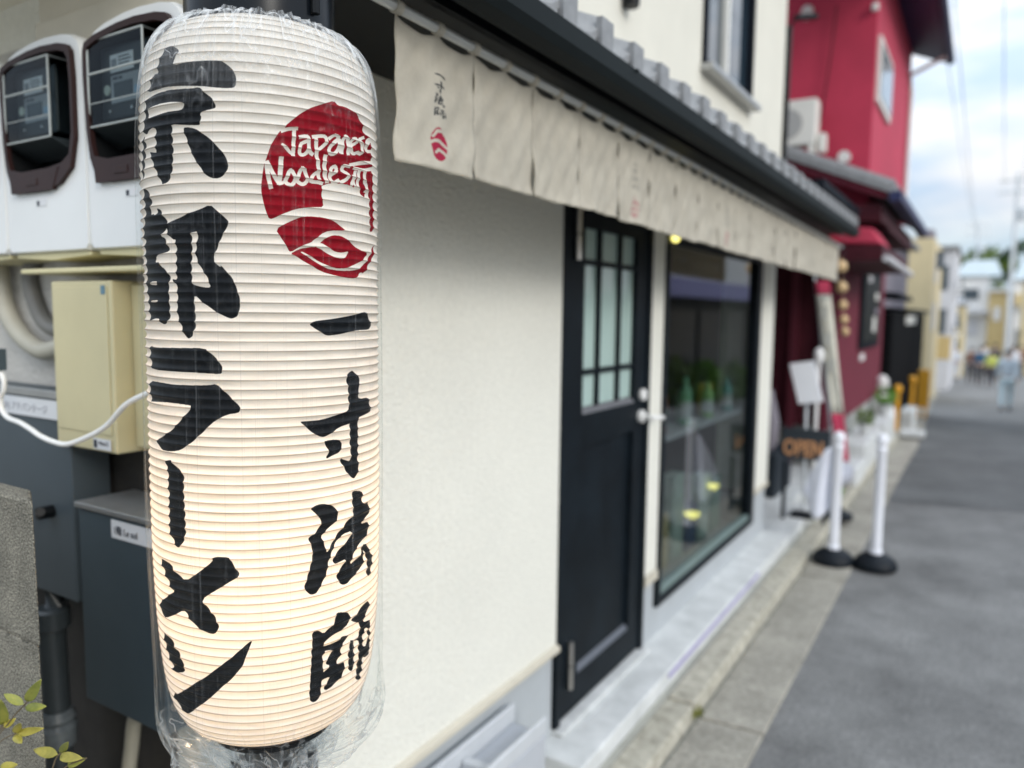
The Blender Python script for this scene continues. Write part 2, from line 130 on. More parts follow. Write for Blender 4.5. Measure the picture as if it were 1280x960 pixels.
('r',0,'3382,1842 3384,1890 3662,1883 3660,1835'),
('r',0,'3383,1870 3386,1918 3664,1911 3661,1863'),
('r',0,'3375,1901 3430,1943 3704,1929 3648,1887'),
('r',0,'3401,1934 3558,1962 3786,1933 3625,1905'),
('r',0,'3493,1954 3713,1972 3876,1934 3654,1917'),
('r',0,'3598,1963 3819,1980 3983,1943 3760,1925'),
('r',0,'3804,1778 4307,1760 4287,1720 3784,1738'),
('r',0,'4161,1765 4678,1746 4657,1705 4141,1725'),
('r',0,'4504,1751 4939,1744 4968,1702 4532,1709'),
('r',0,'4723,1739 4999,1759 5188,1720 4908,1700'),
('r',0,'4860,1737 4967,1776 5265,1754 5154,1715'),
('r',0,'4942,1748 4909,1793 5221,1788 5255,1743'),
('r',0,'4985,1763 4788,1808 5045,1824 5247,1778'),
('r',0,'4910,1785 4613,1831 4819,1856 5122,1810'),
('r',0,'4733,1813 4437,1855 4627,1882 4928,1840'),
('r',0,'4559,1838 4290,1874 4469,1902 4741,1866'),
('r',0,'4421,1857 4151,1888 4308,1919 4581,1888'),
('r',0,'4274,1874 4007,1905 4162,1936 4432,1905'),
('r',0,'3958,1768 3975,1844 4292,1834 4275,1758'),
('r',0,'3970,1822 3987,1898 4304,1889 4287,1812'),
('r',0,'3980,1877 4007,1948 4325,1937 4298,1866'),
('r',0,'3995,1927 4042,1984 4359,1971 4311,1914'),
('r',0,'4021,1964 4082,2015 4398,2000 4335,1949'),
('r',0,'4059,1992 4114,2057 4432,2044 4376,1979'),
('r',0,'4097,2034 4145,2120 4466,2109 4417,2022'),
('r',0,'4134,2098 4181,2197 4503,2187 4455,2087'),
('r',0,'4170,2175 4218,2274 4541,2264 4492,2164'),
('r',0,'5368,1764 5707,1724 5516,1696 5182,1736'),
('r',0,'5573,1740 5919,1698 5724,1670 5384,1712'),
('r',0,'5732,1716 6076,1690 5958,1655 5618,1681'),
('r',0,'5798,1699 6136,1704 6259,1661 5917,1656'),
('r',0,'5932,1694 6202,1719 6458,1682 6180,1657'),
('r',0,'6082,1693 6129,1734 6481,1717 6433,1676'),
('r',0,'6235,1695 5913,1741 6148,1765 6479,1718'),
('r',0,'6072,1721 5616,1771 5796,1801 6261,1751'),
('r',0,'5736,1757 5358,1807 5562,1833 5948,1783'),
('r',0,'5432,1794 5201,1846 5469,1861 5706,1809'),
('r',0,'5259,1830 5112,1882 5407,1889 5559,1837'),
('r',0,'5137,1867 5109,1912 5426,1906 5455,1862'),
('r',0,'5099,1907 5283,1935 5541,1903 5353,1876'),
('r',0,'5225,1930 5539,1940 5672,1898 5355,1889'),
('r',0,'5445,1939 5786,1931 5794,1889 5453,1898'),
('r',0,'5701,1936 6033,1907 5888,1874 5562,1902'),
('r',0,'5927,1919 6249,1877 6025,1851 5711,1893'),
('r',0,'6162,1891 6417,1840 6129,1824 5881,1874'),
('r',0,'6373,1853 6504,1786 6158,1786 6032,1853'),
('r',0,'6476,1805 6547,1732 6191,1739 6124,1811'),
('r',0,'6513,1756 6592,1713 6242,1715 6165,1758'),
('r',0,'6208,1723 6265,1773 6623,1756 6563,1707'),
('r',0,'6248,1751 6282,1830 6643,1818 6608,1738'),
('r',0,'6273,1810 6307,1890 6669,1877 6633,1797'),
('r',0,'6798,1889 6860,1812 6491,1820 6432,1896'),
('r',0,'6842,1834 6906,1757 6535,1765 6474,1841'),
('r',0,'6879,1781 6979,1713 6608,1718 6513,1785'),
('r',0,'6920,1739 7097,1682 6739,1678 6569,1735'),
('r',0,'6991,1708 7231,1660 6904,1648 6674,1695'),
('r',0,'7036,1687 7321,1658 7106,1630 6829,1659'),
('r',0,'6931,1669 7172,1682 7428,1641 7179,1628'),
('r',0,'7004,1662 7147,1700 7526,1672 7375,1635'),
('r',0,'7087,1678 7176,1729 7576,1708 7482,1657'),
('r',0,'7150,1706 7186,1773 7592,1758 7555,1691'),
('r',0,'7180,1751 7185,1831 7592,1818 7586,1738'),
('r',0,'7184,1810 7191,1890 7598,1877 7591,1797'),
('r',0,'7705,1783 8159,1749 7995,1719 7551,1753'),
('r',0,'7972,1763 8448,1728 8276,1698 7813,1733'),
('r',0,'8309,1740 8686,1702 8416,1680 8056,1718'),
('r',0,'8647,1708 8772,1664 8345,1669 8229,1712'),
('r',0,'8763,1676 8701,1636 8267,1656 8324,1696'),
('r',0,'8743,1646 8542,1621 8168,1653 8357,1678'),
('r',0,'8551,1621 8176,1628 8103,1669 8472,1662'),
('r',0,'8285,1624 7878,1649 7988,1682 8402,1657'),
('r',0,'7969,1641 7655,1679 7917,1699 8244,1660'),
('r',0,'7712,1669 7530,1722 7889,1725 8081,1671'),
('r',0,'7575,1705 7459,1766 7833,1762 7956,1701'),
('r',0,'7478,1749 7456,1804 7837,1793 7862,1739'),
('r',0,'7442,1791 7561,1834 7936,1812 7810,1769'),
('r',0,'7509,1822 7739,1856 8084,1826 7841,1793'),
('r',0,'7656,1848 7962,1867 8241,1830 7922,1811'),
('r',0,'7912,1866 8303,1857 8332,1817 7939,1827'),
('r',0,'8192,1862 8614,1834 8453,1802 8042,1830'),
('r',0,'8410,1847 8848,1818 8681,1787 8254,1816'),
('r',0,'9617,1568 9101,1603 9290,1633 9828,1598'),
('r',0,'9333,1587 8845,1621 9025,1651 9532,1617'),
('r',0,'8925,1613 8665,1651 9039,1662 9319,1622'),
('r',0,'8661,1654 8869,1687 9316,1656 9090,1623'),
('r',0,'8779,1677 9171,1707 9586,1669 9162,1641'),
('r',0,'9021,1692 9293,1730 9778,1697 9478,1660'),
('r',0,'9223,1704 9187,1757 9711,1742 9752,1688'),
('r',0,'9234,1732 9059,1791 9551,1786 9746,1726'),
('r',0,'9150,1767 8929,1816 9384,1817 9625,1767'),
('r',0,'9167,1785 8846,1813 9109,1838 9448,1809'),
('r',0,'9269,1795 8898,1797 8758,1839 9119,1837'),
('r',0,'9127,1796 8765,1798 8629,1840 8981,1838'),
('r',0,'10083,1694 10617,1652 10247,1634 9758,1675'),
('r',0,'10359,1672 10939,1628 10537,1611 10012,1653'),
('r',0,'10731,1645 11207,1601 10670,1594 10258,1636'),
('r',0,'11135,1611 11273,1570 10561,1589 10449,1628'),
('r',0,'11270,1583 11149,1551 10457,1582 10556,1614'),
('r',0,'11232,1556 10846,1548 10357,1591 10675,1601'),
('r',0,'10628,1555 10204,1591 10594,1606 11069,1569'),
('r',0,'10359,1575 9968,1623 10446,1629 10892,1579'),
('r',0,'10068,1607 9826,1658 10365,1653 10643,1601'),
('r',0,'9871,1643 9801,1699 10374,1683 10455,1626'),
('r',0,'9808,1682 9833,1740 10413,1720 10385,1661'),
('r',0,'9807,1726 9959,1770 10544,1743 10369,1699'),
('r',0,'9917,1767 10356,1776 10769,1733 10284,1725'),
('r',0,'10260,1777 10918,1758 10968,1718 10300,1737'),
('r',0,'10576,1768 11306,1746 11365,1706 10622,1728'),
('r',0,'44,2099 65,2166 380,2158 359,2092'),
('r',0,'57,2140 78,2207 393,2200 372,2133'),
('r',0,'66,2183 116,2255 430,2245 380,2173'),
('r',0,'95,2232 189,2314 500,2300 405,2218'),
('r',0,'159,2290 277,2377 587,2362 468,2274'),
('r',0,'244,2352 363,2439 673,2424 553,2337'),
('r',0,'72,2109 276,2177 552,2152 348,2084'),
('r',0,'212,2156 416,2224 693,2199 487,2131'),
('r',0,'351,2203 564,2269 838,2242 624,2177'),
('r',0,'496,2249 723,2311 991,2282 762,2221'),
('r',0,'648,2291 885,2350 1149,2320 910,2261'),
('r',0,'805,2330 1043,2389 1308,2359 1068,2300'),
('r',0,'1304,2379 1352,2305 996,2305 948,2378'),
('r',0,'1333,2334 1382,2260 1026,2260 977,2334'),
('r',0,'1364,2289 1411,2211 1055,2212 1007,2289'),
('r',0,'1395,2240 1441,2156 1084,2156 1038,2241'),
('r',0,'1426,2184 1472,2096 1114,2097 1069,2185'),
('r',0,'1457,2125 1503,2036 1145,2038 1099,2126'),
('r',0,'1128,2392 1401,2369 1304,2335 1032,2358'),
('r',0,'1291,2378 1565,2354 1468,2321 1194,2344'),
('r',0,'1455,2364 1730,2340 1632,2307 1358,2330'),
('r',0,'1732,2334 1922,2262 1654,2248 1465,2320'),
('r',0,'1863,2284 2054,2212 1785,2198 1596,2270'),
('r',0,'1953,2239 2180,2194 1956,2168 1732,2213'),
('r',0,'1874,2205 2144,2231 2318,2190 2047,2164'),
('r',0,'2006,2209 2227,2266 2487,2239 2263,2181'),
('r',0,'2156,2242 2276,2301 2563,2282 2441,2223'),
('r',0,'2265,2267 2197,2322 2491,2326 2559,2271'),
('r',0,'2269,2292 2081,2344 2335,2363 2525,2311'),
('r',0,'2201,2319 1964,2356 2162,2387 2401,2350'),
('r',0,'2179,2338 1890,2347 1915,2393 2205,2384'),
('r',0,'2095,2348 1798,2336 1700,2381 1995,2393'),
('r',0,'1959,2346 1717,2325 1559,2366 1800,2387'),
('r',0,'1862,2347 1742,2315 1488,2342 1608,2374'),
('r',0,'1803,2345 1777,2305 1488,2314 1513,2354'),
('r',0,'1792,2328 1766,2288 1477,2297 1502,2337'),
('r',0,'2580,2332 2800,2242 2530,2231 2312,2321'),
('r',0,'2747,2264 2969,2174 2697,2163 2477,2253'),
('r',0,'2879,2200 3126,2145 2889,2123 2645,2178'),
('r',0,'2804,2154 3067,2193 3288,2158 3022,2120'),
('r',0,'2962,2169 3167,2247 3449,2225 3241,2148'),
('r',0,'3119,2223 3223,2295 3519,2280 3413,2208'),
('r',0,'3230,2262 3136,2315 3426,2321 3521,2269'),
('r',0,'3247,2284 3008,2325 3219,2353 3461,2312'),
('r',0,'3165,2305 2892,2331 3024,2368 3300,2342'),
('r',0,'3110,2320 2826,2322 2803,2367 3086,2365'),
('r',0,'3020,2327 2745,2311 2613,2353 2886,2369'),
('r',0,'2888,2321 2651,2300 2486,2340 2720,2361'),
('r',0,'2784,2315 2615,2291 2404,2325 2571,2350'),
('r',0,'2721,2312 2612,2282 2356,2307 2464,2337'),
('r',0,'2678,2300 2569,2270 2314,2295 2421,2325'),
('r',0,'4351,2131 4031,2173 4208,2202 4533,2160'),
('r',0,'4145,2158 3830,2200 4005,2229 4324,2187'),
('r',0,'3927,2186 3667,2227 3863,2253 4126,2211'),
('r',0,'3743,2213 3549,2256 3776,2275 3974,2232'),
('r',0,'3606,2240 3477,2283 3731,2296 3862,2253'),
('r',0,'3488,2274 3509,2311 3789,2302 3768,2265'),
('r',0,'3526,2314 3789,2324 3894,2283 3629,2273'),
('r',0,'3694,2322 4051,2319 4074,2278 3716,2281'),
('r',0,'3904,2320 4252,2319 4283,2277 3935,2279'),
('r',0,'4086,2318 4382,2323 4460,2281 4163,2276'),
('r',0,'4233,2320 4515,2327 4610,2286 4327,2278'),
('r',0,'4374,2323 4659,2331 4755,2289 4468,2282'),
('r',0,'4826,1936 4726,2005 5087,2006 5189,1936'),
('r',0,'4762,1980 4664,2050 5022,2051 5123,1981'),
('r',0,'4684,2028 4649,2103 5014,2098 5049,2022'),
('r',0,'4647,2083 4707,2167 5072,2154 5010,2069'),
('r',0,'4685,2145 4797,2235 5163,2218 5047,2128'),
('r',0,'4768,2211 4881,2301 5249,2285 5132,2195'),
('r',0,'5543,2207 5876,2164 5664,2137 5338,2179'),
('r',0,'5745,2181 6085,2138 5869,2111 5536,2153'),
('r',0,'5992,2152 6228,2110 5956,2091 5726,2133'),
('r',0,'6213,2116 6206,2074 5862,2083 5868,2125'),
('r',0,'6228,2083 6059,2049 5759,2077 5923,2111'),
('r',0,'6117,2056 5867,2041 5675,2080 5920,2095'),
('r',0,'5875,2041 5582,2058 5670,2097 5967,2079'),
('r',0,'5671,2051 5388,2085 5586,2114 5874,2079'),
('r',0,'5454,2074 5262,2120 5539,2135 5736,2089'),
('r',0,'5294,2108 5229,2166 5548,2165 5615,2106'),
('r',0,'5239,2149 5238,2214 5561,2207 5562,2141'),
('r',0,'5230,2196 5280,2252 5602,2240 5551,2184'),
('r',0,'5252,2237 5370,2277 5678,2256 5556,2216'),
('r',0,'5319,2267 5521,2293 5773,2260 5566,2234'),
('r',0,'5456,2289 5736,2297 5860,2255 5577,2247'),
('r',0,'5675,2297 6006,2281 5931,2241 5603,2258'),
('r',0,'5891,2289 6243,2257 6078,2224 5732,2255'),
('r',0,'6089,2271 6449,2240 6280,2206 5927,2238'),
('r',0,'7572,2001 7133,2005 7061,2049 7495,2046'),
('r',0,'7328,2003 6903,2006 6833,2050 7254,2047'),
('r',0,'7034,2003 6676,2018 6722,2059 7081,2044'),
('r',0,'6705,2015 6489,2052 6776,2071 7000,2034'),
('r',0,'6533,2040 6443,2085 6800,2086 6895,2041'),
('r',0,'6447,2073 6510,2113 6876,2096 6809,2056'),
('r',0,'6486,2109 6800,2131 7048,2092 6725,2070'),
('r',0,'6677,2125 7103,2141 7299,2098 6862,2083'),
('r',0,'6914,2131 7243,2154 7513,2115 7172,2092'),
('r',0,'7086,2129 7169,2169 7566,2150 7479,2110'),
('r',0,'7168,2139 7085,2185 7477,2183 7565,2138'),
('r',0,'7187,2155 6960,2199 7288,2214 7526,2170'),
('r',0,'7149,2173 6772,2210 6981,2241 7370,2203'),
('r',0,'6969,2194 6511,2227 6654,2263 7121,2229'),
('r',0,'6680,2215 6238,2247 6376,2283 6826,2250'),
('r',0,'7547,2019 8220,1990 8153,1949 7487,1978'),
('r',0,'7996,1999 8722,1969 8649,1928 7932,1959'),
('r',0,'8467,1979 9261,1949 9207,1907 8420,1937'),
('r',0,'8970,1959 9856,1931 9844,1887 8960,1915'),
('r',0,'9536,1941 10557,1912 10579,1866 9553,1896'),
('r',0,'10198,1922 11456,1886 11485,1840 10217,1877'),
('r',0,'7841,2051 8497,2049 8617,2003 7949,2006'),
('r',0,'8268,2050 8976,2046 9108,1999 8383,2004'),
('r',0,'8748,2048 9515,2036 9606,1990 8826,2003'),
('r',0,'9282,2042 10117,2016 10098,1972 9267,1998'),
('r',0,'9832,2026 10769,1990 10654,1949 9741,1985'),
('r',0,'10393,2004 11520,1963 11374,1922 10289,1963'),
('r',0,'8090,2059 7997,2114 8385,2110 8484,2054'),
('r',0,'8029,2095 7937,2151 8322,2147 8419,2091'),
('r',0,'7980,2130 7845,2185 8216,2184 8360,2129'),
('r',0,'7915,2163 7707,2216 8051,2222 8271,2168'),
('r',0,'7796,2195 7549,2247 7868,2257 8128,2205'),
('r',0,'7636,2229 7394,2280 7706,2290 7960,2238'),
('r',0,'8572,2047 8492,2111 8919,2104 9005,2039'),
('r',0,'8516,2092 8437,2156 8860,2149 8945,2085'),
('r',0,'8459,2137 8392,2200 8812,2193 8884,2130'),
('r',0,'8409,2181 8361,2241 8780,2233 8832,2173'),
('r',0,'8375,2222 8338,2280 8756,2272 8795,2214'),
('r',0,'8350,2261 8314,2319 8730,2311 8768,2253'),
('r',0,'9428,2025 9397,2091 9916,2078 9951,2011'),
('r',0,'9406,2072 9376,2137 9892,2125 9926,2058'),
('r',0,'9374,2120 9414,2177 9934,2161 9889,2104'),
('r',0,'9380,2165 9600,2204 10108,2177 9861,2139'),
('r',0,'9512,2194 9854,2220 10320,2185 9941,2160'),
('r',0,'9695,2203 9921,2236 10464,2207 10208,2175'),
('r',0,'9854,2211 9824,2256 10401,2244 10435,2198'),
('r',0,'9869,2233 9718,2282 10264,2277 10436,2227'),
('r',0,'9779,2262 9631,2311 10165,2307 10333,2257'),
('r',0,'7760,2126 7862,2194 8178,2181 8071,2113'),
('r',0,'7840,2179 7944,2248 8264,2235 8155,2167'),
('r',0,'7922,2233 8027,2302 8352,2289 8241,2220'),
]
LEAVES = [
((-1.1867, 0.555, 1.0105), (-1.1626, 0.565, 1.048), 0.0108),
((-1.1964, 0.555, 1.0028), (-1.2289, 0.543, 1.0155), 0.0090),
((-1.1932, 0.555, 0.9988), (-1.152, 0.565, 1.0083), 0.0090),
((-1.2652, 0.555, 0.9502), (-1.2395, 0.543, 1.0036), 0.0126),
((-1.2616, 0.555, 0.9472), (-1.2452, 0.565, 0.9618), 0.0072),
((-1.2293, 0.555, 0.9471), (-1.1825, 0.543, 0.9831), 0.0081),
((-1.2217, 0.555, 0.9484), (-1.1622, 0.565, 0.971), 0.0081),
((-1.2296, 0.555, 0.9439), (-1.1818, 0.543, 0.9521), 0.0081),
((-1.1067, 0.555, 0.953), (-1.1965, 0.565, 0.9264), 0.0108),
((-1.1, 0.555, 0.9523), (-1.0181, 0.543, 0.9828), 0.0094),
((-1.2805, 0.555, 0.8751), (-1.2467, 0.565, 0.8854), 0.0090),
((-1.0996, 0.555, 0.9572), (-1.0531, 0.543, 0.9951), 0.0072),
((-1.0809, 0.555, 0.9445), (-1.0495, 0.565, 0.9611), 0.0072),
]
STEMS = [
[(-1.191, 0.557, 1.0078), (-1.2009, 0.557, 0.9986), (-1.2248, 0.557, 0.9796), (-1.2538, 0.557, 0.9527), (-1.288, 0.557, 0.9215), (-1.3207, 0.557, 0.8775)],
[(-1.2697, 0.557, 0.9478), (-1.2786, 0.557, 0.9369), (-1.3054, 0.557, 0.9077), (-1.3207, 0.557, 0.8775)],
[(-1.2662, 0.557, 0.9448), (-1.2786, 0.557, 0.9369)],
[(-1.23, 0.557, 0.9449), (-1.2559, 0.557, 0.9317), (-1.2808, 0.557, 0.9155), (-1.3207, 0.557, 0.8775)],
[(-1.109, 0.557, 0.9503), (-1.1184, 0.557, 0.9385), (-1.1284, 0.557, 0.9197), (-1.1427, 0.557, 0.8933)],
[(-1.0802, 0.557, 0.9795), (-1.0966, 0.557, 0.9591), (-1.109, 0.557, 0.9503)],
[(-1.0347, 0.557, 0.9701), (-1.0848, 0.557, 0.9422), (-1.1208, 0.557, 0.9087), (-1.1364, 0.557, 0.8857)],
]
# ------------------------------------------------------------------ helpers
COL = SC.collection
def link(o): COL.objects.link(o); return o
class MB:
    def __init__(s): s.v=[]; s.f=[]; s.uv=None
    def box(s, x0,x1,y0,y1,z0,z1):
        b=len(s.v); s.v += [(x0,y0,z0),(x1,y0,z0),(x1,y1,z0),(x0,y1,z0),(x0,y0,z1),(x1,y0,z1),(x1,y1,z1),(x0,y1,z1)]
        s.f += [tuple(b+i for i in q) for q in ((0,3,2,1),(4,5,6,7),(0,1,5,4),(1,2,6,5),(2,3,7,6),(3,0,4,7))]; return s
    def hexa(s, pts):                                   # 8 corners, bottom ring then top ring
        b=len(s.v); s.v += [tuple(p) for p in pts]
        s.f += [tuple(b+i for i in q) for q in ((0,3,2,1),(4,5,6,7),(0,1,5,4),(1,2,6,5),(2,3,7,6),(3,0,4,7))]; return s
    def prism(s, poly, axis, a, c):                     # polygon (2-D) pushed along an axis
        def P(u,v,w): return (w,u,v) if axis=='x' else (u,w,v) if axis=='y' else (u,v,w)
        b=len(s.v); n=len(poly)
        s.v += [P(u,v,a) for u,v in poly] + [P(u,v,c) for u,v in poly]
        s.f += [tuple(b+i for i in range(n))[::-1], tuple(b+n+i for i in range(n))]
        s.f += [(b+i, b+(i+1)%n, b+n+(i+1)%n, b+n+i) for i in range(n)]; return s
    def tube(s, pts, r, n=10, cap=True):
        pts=[Vector(p) for p in pts]; b0=len(s.v); m=len(pts); up=Vector((.13,.21,.97)).normalized()
        for i,p in enumerate(pts):
            t=(pts[min(i+1,m-1)]-pts[max(i-1,0)]).normalized(); u=t.cross(up)
            if u.length<.05: u=t.cross(Vector((1,0,0)))
            u.normalize(); w=t.cross(u); rr=r[i] if isinstance(r,(list,tuple)) else r
            for k in range(n): a=2*pi*k/n; s.v.append(tuple(p+u*cos(a)*rr+w*sin(a)*rr))
        for i in range(m-1):
            for k in range(n): k2=(k+1)%n; s.f.append((b0+i*n+k,b0+(i+1)*n+k,b0+(i+1)*n+k2,b0+i*n+k2))
        if cap: s.f.append(tuple(b0+k for k in range(n))); s.f.append(tuple(b0+(m-1)*n+k for k in range(n))[::-1])
        return s
    def lathe(s, prof, c=(0,0,0), n=32):                # prof: (r, z) bottom to top
        b=len(s.v); m=len(prof)
        for r,z in prof:
            for k in range(n): a=2*pi*k/n; s.v.append((c[0]+r*cos(a), c[1]+r*sin(a), c[2]+z))
        for i in range(m-1):
            for k in range(n): k2=(k+1)%n; s.f.append((b+i*n+k,b+i*n+k2,b+(i+1)*n+k2,b+(i+1)*n+k))
        if prof[0][0]>1e-4: s.f.append(tuple(b+k for k in range(n))[::-1])
        if prof[-1][0]>1e-4: s.f.append(tuple(b+(m-1)*n+k for k in range(n)))
        return s
    def grid(s, P, nu, nv, close=False):                # P(i,j)
        b=len(s.v)
        for i in range(nu):
            for j in range(nv): s.v.append(tuple(P(i,j)))
        for i in range(nu-(0 if close else 1)):
            for j in range(nv-1):
                i2=(i+1)%nu; s.f.append((b+i*nv+j,b+i2*nv+j,b+i2*nv+j+1,b+i*nv+j+1))
        return s
    def build(s, name, mat, parent=None, smooth=False, bevel=0, seg=2, fix=True):
        me=bpy.data.meshes.new(name); me.from_pydata(s.v,[],s.f); 
        if fix:
            bm=bmesh.new(); bm.from_mesh(me); bmesh.ops.recalc_face_normals(bm, faces=bm.faces); bm.to_mesh(me); bm.free()
        me.materials.append(mat)
        if smooth:
            me.polygons.foreach_set('use_smooth',[True]*len(me.polygons))
            if smooth!='all': me.set_sharp_from_angle(angle=radians(35))
        o=bpy.data.objects.new(name,me); link(o)
        if bevel:
            md=o.modifiers.new('bevel','BEVEL'); md.width=bevel; md.segments=seg; md.limit_method='ANGLE'
        if parent: par(o,parent)
        return o
def par(o,p):
    o.parent=p
    m=Matrix.Identity(4); q=p
    while q: m = Matrix.LocRotScale(q.location, q.rotation_euler, q.scale) if not q.parent else m; q=q.parent
    if p.parent is None: o.matrix_parent_inverse = Matrix.Translation(p.location).inverted()
def thing(name,label,cat,loc=(0,0,0),group=None):
    o=bpy.data.objects.new(name,None); link(o); o.location=loc; o.empty_display_size=.1
    o['label']=label; o['category']=cat
    if group: o['group']=group
    return o
def tag(o,label,cat,group=None,kind=None):
    if label: o['label']=label
    if cat: o['category']=cat
    if group: o['group']=group
    if kind: o['kind']=kind
    return o
def st(o,kind='structure'): o['kind']=kind; return o
def dup(root,delta,label=None):
    r=root.copy(); link(r); r.location=root.location+Vector(delta)
    if label: r['label']=label
    for ch in [c for c in bpy.data.objects if c.parent==root]:
        c=ch.copy(); link(c); c.parent=r; c.matrix_parent_inverse=ch.matrix_parent_inverse.copy()
        for g in [q for q in bpy.data.objects if q.parent==ch]: d=g.copy(); link(d); d.parent=c; d.matrix_parent_inverse=g.matrix_parent_inverse.copy()
    return r
# ------------------------------------------------------------------ materials
def mat(name, col, rough=.6, var=.08, nscale=6, bump=0, bscale=60, metal=0, spec=.5, col2=None, coat=0, detail=5, stretch=None, sheen=0, lo=.3, hi=.72, mottle=None):
    m=bpy.data.materials.new(name); m.use_nodes=True; t=m.node_tree; p=t.nodes['Principled BSDF']
    p.inputs['Roughness'].default_value=rough; p.inputs['Metallic'].default_value=metal
    p.inputs['Specular IOR Level'].default_value=spec; p.inputs['Coat Weight'].default_value=coat
    if sheen: p.inputs['Sheen Weight'].default_value=sheen
    tc=t.nodes.new('ShaderNodeTexCoord'); mpn=t.nodes.new('ShaderNodeMapping')
    if stretch: mpn.inputs['Scale'].default_value=stretch
    t.links.new(tc.outputs['Object'],mpn.inputs[0])
    n=t.nodes.new('ShaderNodeTexNoise'); n.inputs['Scale'].default_value=nscale; n.inputs['Detail'].default_value=detail; n.inputs['Roughness'].default_value=.65
    t.links.new(mpn.outputs[0],n.inputs[0])
    r=t.nodes.new('ShaderNodeValToRGB'); r.color_ramp.elements[0].position=lo; r.color_ramp.elements[1].position=hi
    a=tuple(max(0,c*(1-var)) for c in col); b=col2 or tuple(min(1,c*(1+var)) for c in col)
    r.color_ramp.elements[0].color=(*a,1); r.color_ramp.elements[1].color=(*b,1)
    t.links.new(n.outputs[0],r.inputs[0]); t.links.new(r.outputs[0],p.inputs['Base Color'])
    if mottle:
        sc,am=mottle; n3=t.nodes.new('ShaderNodeTexNoise'); n3.inputs['Scale'].default_value=sc; n3.inputs['Detail'].default_value=8; n3.inputs['Roughness'].default_value=.72; t.links.new(tc.outputs['Object'],n3.inputs[0])
        mr_=t.nodes.new('ShaderNodeMapRange'); mr_.inputs['From Min'].default_value=.33; mr_.inputs['From Max'].default_value=.67; mr_.inputs['To Min'].default_value=1-am; mr_.inputs['To Max'].default_value=1+am; t.links.new(n3.outputs[0],mr_.inputs[0])
        vm=t.nodes.new('ShaderNodeVectorMath'); vm.operation='SCALE'; t.links.new(r.outputs[0],vm.inputs[0]); t.links.new(mr_.outputs[0],vm.inputs['Scale']); t.links.new(vm.outputs[0],p.inputs['Base Color'])
    if bump:
        n2=t.nodes.new('ShaderNodeTexNoise'); n2.inputs['Scale'].default_value=bscale; n2.inputs['Detail'].default_value=6
        t.links.new(mpn.outputs[0],n2.inputs[0])
        b_=t.nodes.new('ShaderNodeBump'); b_.inputs['Strength'].default_value=1; b_.inputs['Distance'].default_value=bump
        t.links.new(n2.outputs[0],b_.inputs['Height']); t.links.new(b_.outputs[0],p.inputs['Normal'])
    return m
def emis(name,col,s):
    m=bpy.data.materials.new(name); m.use_nodes=True; p=m.node_tree.nodes['Principled BSDF']
    p.inputs['Base Color'].default_value=(*col,1); p.inputs['Emission Color'].default_value=(*col,1); p.inputs['Emission Strength'].default_value=s
    return m
def front_fresnel(t, ior, k=1.0):
    f=t.nodes.new('ShaderNodeFresnel'); f.inputs[0].default_value=ior; g=t.nodes.new('ShaderNodeNewGeometry')
    a=t.nodes.new('ShaderNodeMath'); a.operation='SUBTRACT'; a.inputs[0].default_value=k; b=t.nodes.new('ShaderNodeMath'); b.operation='MULTIPLY'; b.inputs[1].default_value=k
    t.links.new(g.outputs['Backfacing'],b.inputs[0]); t.links.new(b.outputs[0],a.inputs[1])
    c=t.nodes.new('ShaderNodeMath'); c.operation='MULTIPLY'; t.links.new(f.outputs[0],c.inputs[0]); t.links.new(a.outputs[0],c.inputs[1]); return f,c
def glass(name, tint=(.85,.9,.9), ior=1.6, rough=.0):
    m=bpy.data.materials.new(name); m.use_nodes=True; t=m.node_tree; t.nodes.clear()
    o=t.nodes.new('ShaderNodeOutputMaterial'); x=t.nodes.new('ShaderNodeMixShader'); f,c=front_fresnel(t,ior)
    a=t.nodes.new('ShaderNodeBsdfTransparent'); a.inputs[0].default_value=(*tint,1); g=t.nodes.new('ShaderNodeBsdfGlossy'); g.inputs['Roughness'].default_value=rough
    t.links.new(c.outputs[0],x.inputs[0]); t.links.new(a.outputs[0],x.inputs[1]); t.links.new(g.outputs[0],x.inputs[2]); t.links.new(x.outputs[0],o.inputs[0]); return m
M={}
M['stucco']=mat('cream_stucco',(.76,.745,.665),.92,.06,60,bump=.0065,bscale=110,mottle=(2.0,.035))
M['stucco_up']=mat('upper_cream_stucco',(.68,.655,.57),.9,.05,3,bump=.003,bscale=110)
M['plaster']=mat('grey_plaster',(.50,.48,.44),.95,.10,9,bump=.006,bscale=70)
M['darkgap']=mat('dark_gap_brown',(.035,.032,.028),.9,.3,7,bump=.002)  # near-black brown stands in for the dark recess below the plaster
M['beige']=mat('beige_soffit_paint',(.80,.75,.63),.6,.04,4)
M['beam']=mat('beige_beam_paint',(.55,.51,.42),.6,.08,5)
M['black']=mat('black_paint',(.004,.005,.006),.42,.3,8,spec=.2)
M['gutterblk']=mat('dark_green_gutter_plastic',(.006,.010,.011),.7,.2,4,spec=.2)
M['door']=mat('charcoal_door_paint',(.005,.0085,.012),.5,.3,5,bump=.0005,bscale=30,spec=.12,mottle=(4,.3))
M['steel']=mat('brushed_steel',(.62,.60,.57),.3,.08,30,metal=1)
M['greysteel']=mat('galvanised_steel',(.42,.42,.41),.45,.1,20,metal=.8)
M['white']=mat('white_plastic',(.78,.78,.76),.35,.03,6)
M['pole']=mat('white_post_plastic',(.80,.81,.86),.45,.03,6)
M['base']=mat('black_rubber',(.006,.009,.013),.5,.2,9,spec=.2)
M['found']=mat('painted_foundation',(.40,.425,.44),.8,.07,4,bump=.001)
M['slab']=mat('pale_concrete_step',(.52,.535,.525),.85,.12,7,bump=.0015,bscale=90,col2=(.68,.69,.68),mottle=(2.5,.08))
